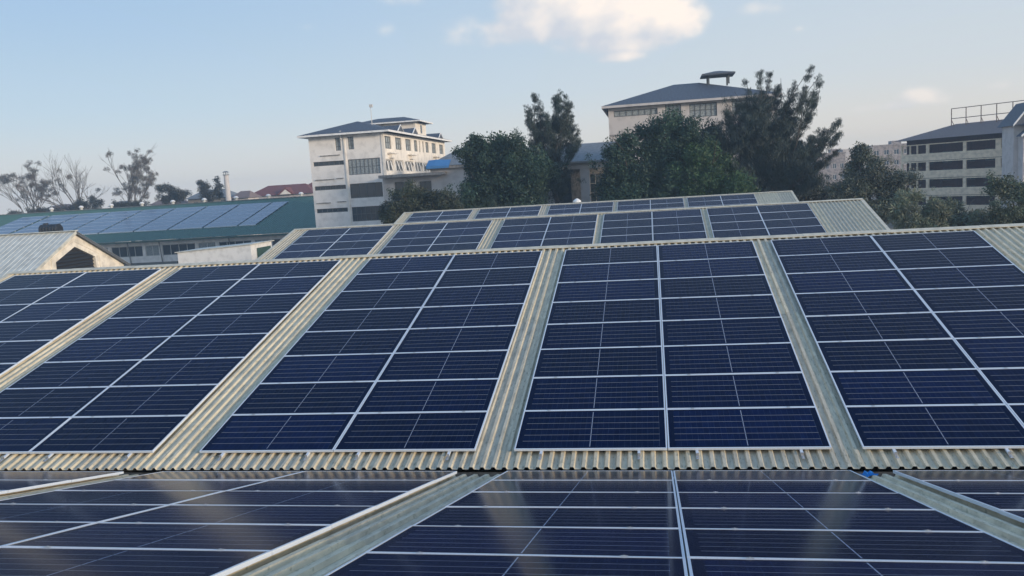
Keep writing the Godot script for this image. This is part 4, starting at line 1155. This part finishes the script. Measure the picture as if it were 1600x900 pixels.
# ------------------------------------------------------------------ the scene
func _ready() -> void:
	rng.seed = 4711
	noise.seed = 5; noise.frequency = 0.02; noise.fractal_octaves = 3
	var cam := Camera3D.new()
	cam.name = "camera"
	cam.fov = rad_to_deg(2.0 * atan(450.0 / 1297.5))
	cam.position = Vector3(-0.084, 4.112, 11.52)
	cam.rotation = Vector3(-0.1249, 0.1725, -0.0611)
	cam.near = 0.1; cam.far = 3000.0
	add_child(cam)
	cam.current = true
	var env := Environment.new()
	var pan := PanoramaSkyMaterial.new()
	pan.panorama = sky_panorama()
	var sky := Sky.new()
	sky.sky_material = pan
	env.background_mode = Environment.BG_SKY
	env.sky = sky
	env.background_energy_multiplier = 1.0
	env.ambient_light_source = Environment.AMBIENT_SOURCE_SKY
	env.tonemap_mode = Environment.TONE_MAPPER_LINEAR
	env.tonemap_exposure = 1.18
	env.fog_enabled = true
	env.fog_density = 0.0009
	env.fog_light_color = Color(0.70, 0.82, 0.93)
	env.sdfgi_enabled = true; env.ssao_enabled = true; env.ssil_enabled = true
	var we := WorldEnvironment.new()
	we.name = "world_environment"
	we.environment = env
	add_child(we)
	var sun := DirectionalLight3D.new()
	sun.name = "sun"
	sun.light_energy = 0.9
	sun.light_color = Color(1.0, 0.92, 0.82)
	sun.light_angular_distance = 8.0
	sun.shadow_enabled = true
	add_child(sun)
	var az := deg_to_rad(SUN_AZ)
	var el := deg_to_rad(SUN_EL)
	sun.look_at_from_position(Vector3(sin(az) * cos(el), sin(el), -cos(az) * cos(el)) * 50.0, Vector3.ZERO)
	materials()
	# setting
	var b := MB.new()
	b.quad(P(-420, GROUND, -120), P(420, GROUND, -120), P(420, GROUND, 520), P(-420, GROUND, 520))
	structure("ground", b, M.earth)
	# roofs
	roof_bay("nearest factory bay, its slope falling away in the foreground", -BAY * 0.5, true, true, false)
	roof_bay("main factory bay whose panel slope fills the middle", BAY * 0.5, true, false, false)
	roof_bay("second factory bay behind the main ridge", BAY * 1.5, false, false, false)
	roof_bay("farthest and narrowest looking factory bay below the trees", BAY * 2.5, false, false, true)
	gutter("dark valley gutter in front of the main panel slope", 0.0)
	gutter("valley gutter hidden behind the main ridge", BAY)
	gutter("valley gutter behind the second ridge", BAY * 2)
	# panels
	make_panel_meshes()
	var five := ["leftmost", "second", "middle", "fourth", "rightmost"]
	var xs := [-18.13, -12.91, -7.49, -2.3, 2.71]
	for i in 5: solar_block("main slope", five[i], 0.0, true, xs[i], 0.486, 8, 0, true, true)
	var nx := [-12.8, -7.56, -2.25, 2.86]
	for i in 4: solar_block("nearest slope", ["far left", "left", "centre", "right"][i], 0.0, false, nx[i], 0.458, 6 if i else 4, 0, false, true)
	var x2 := [-17.68, -12.55, -7.32, -2.42, 2.45]
	for i in 5: solar_block("second roof", five[i], BAY, true, x2[i], 0.486, 8, 2, false, false)
	for i in 5: solar_block("farthest roof", five[i], BAY * 2, true, x2[i] - 0.1, 0.486, 8, 5, false, false)
	# small things on the roof
	b = MB.new()
	var rag := thing("blue_rag", "crumpled bright blue rag lying in the right foreground gap", "rag", on_slope(0, false, 2.58, PAN + 0.004, 0.42))
	var g := 7
	var hs := []
	for i in g + 1:
		for j in g + 1:
			var fx := i / float(g) - 0.5
			var fz := j / float(g) - 0.5
			hs.append(Vector3(fx * 0.2 * (1.0 + 0.25 * noise.get_noise_2d(i * 90.0, j * 70.0)), 0.035 + 0.05 * noise.get_noise_2d(i * 60.0 + 9, j * 60.0) + (0.03 if absf(fx) < 0.3 and absf(fz) < 0.3 else 0.0), fz * 0.14))
	for i in g:
		for j in g:
			b.quad(hs[i * (g + 1) + j], hs[i * (g + 1) + j + 1], hs[(i + 1) * (g + 1) + j + 1], hs[(i + 1) * (g + 1) + j])
	sub("cloth", b, M.blue_cloth, rag)
	rag.rotation.x = -PITCH
	var hood := thing("vent_hood", "small pale vent hood poking over the farthest ridge", "vent", P(-5.6, 2.1, 50.6))
	b = MB.new(); b.tube(Vector3(0, -0.2, 0), Vector3(0, 0.35, 0), 0.16, 0.16, 10); b.tube(Vector3(0, 0.35, 0), Vector3(0, 0.45, 0), 0.32, 0.3, 10); b.tube(Vector3(0, 0.45, 0), Vector3(0, 0.62, 0), 0.3, 0.06, 10, true)
	sub("hood", b, M.white_paint, hood)
	# buildings and planting
	office_block()
	wing_buildings()
	tower_block()
	green_shed()
	gable_house()
	apartments()
	far_houses()
	trees()
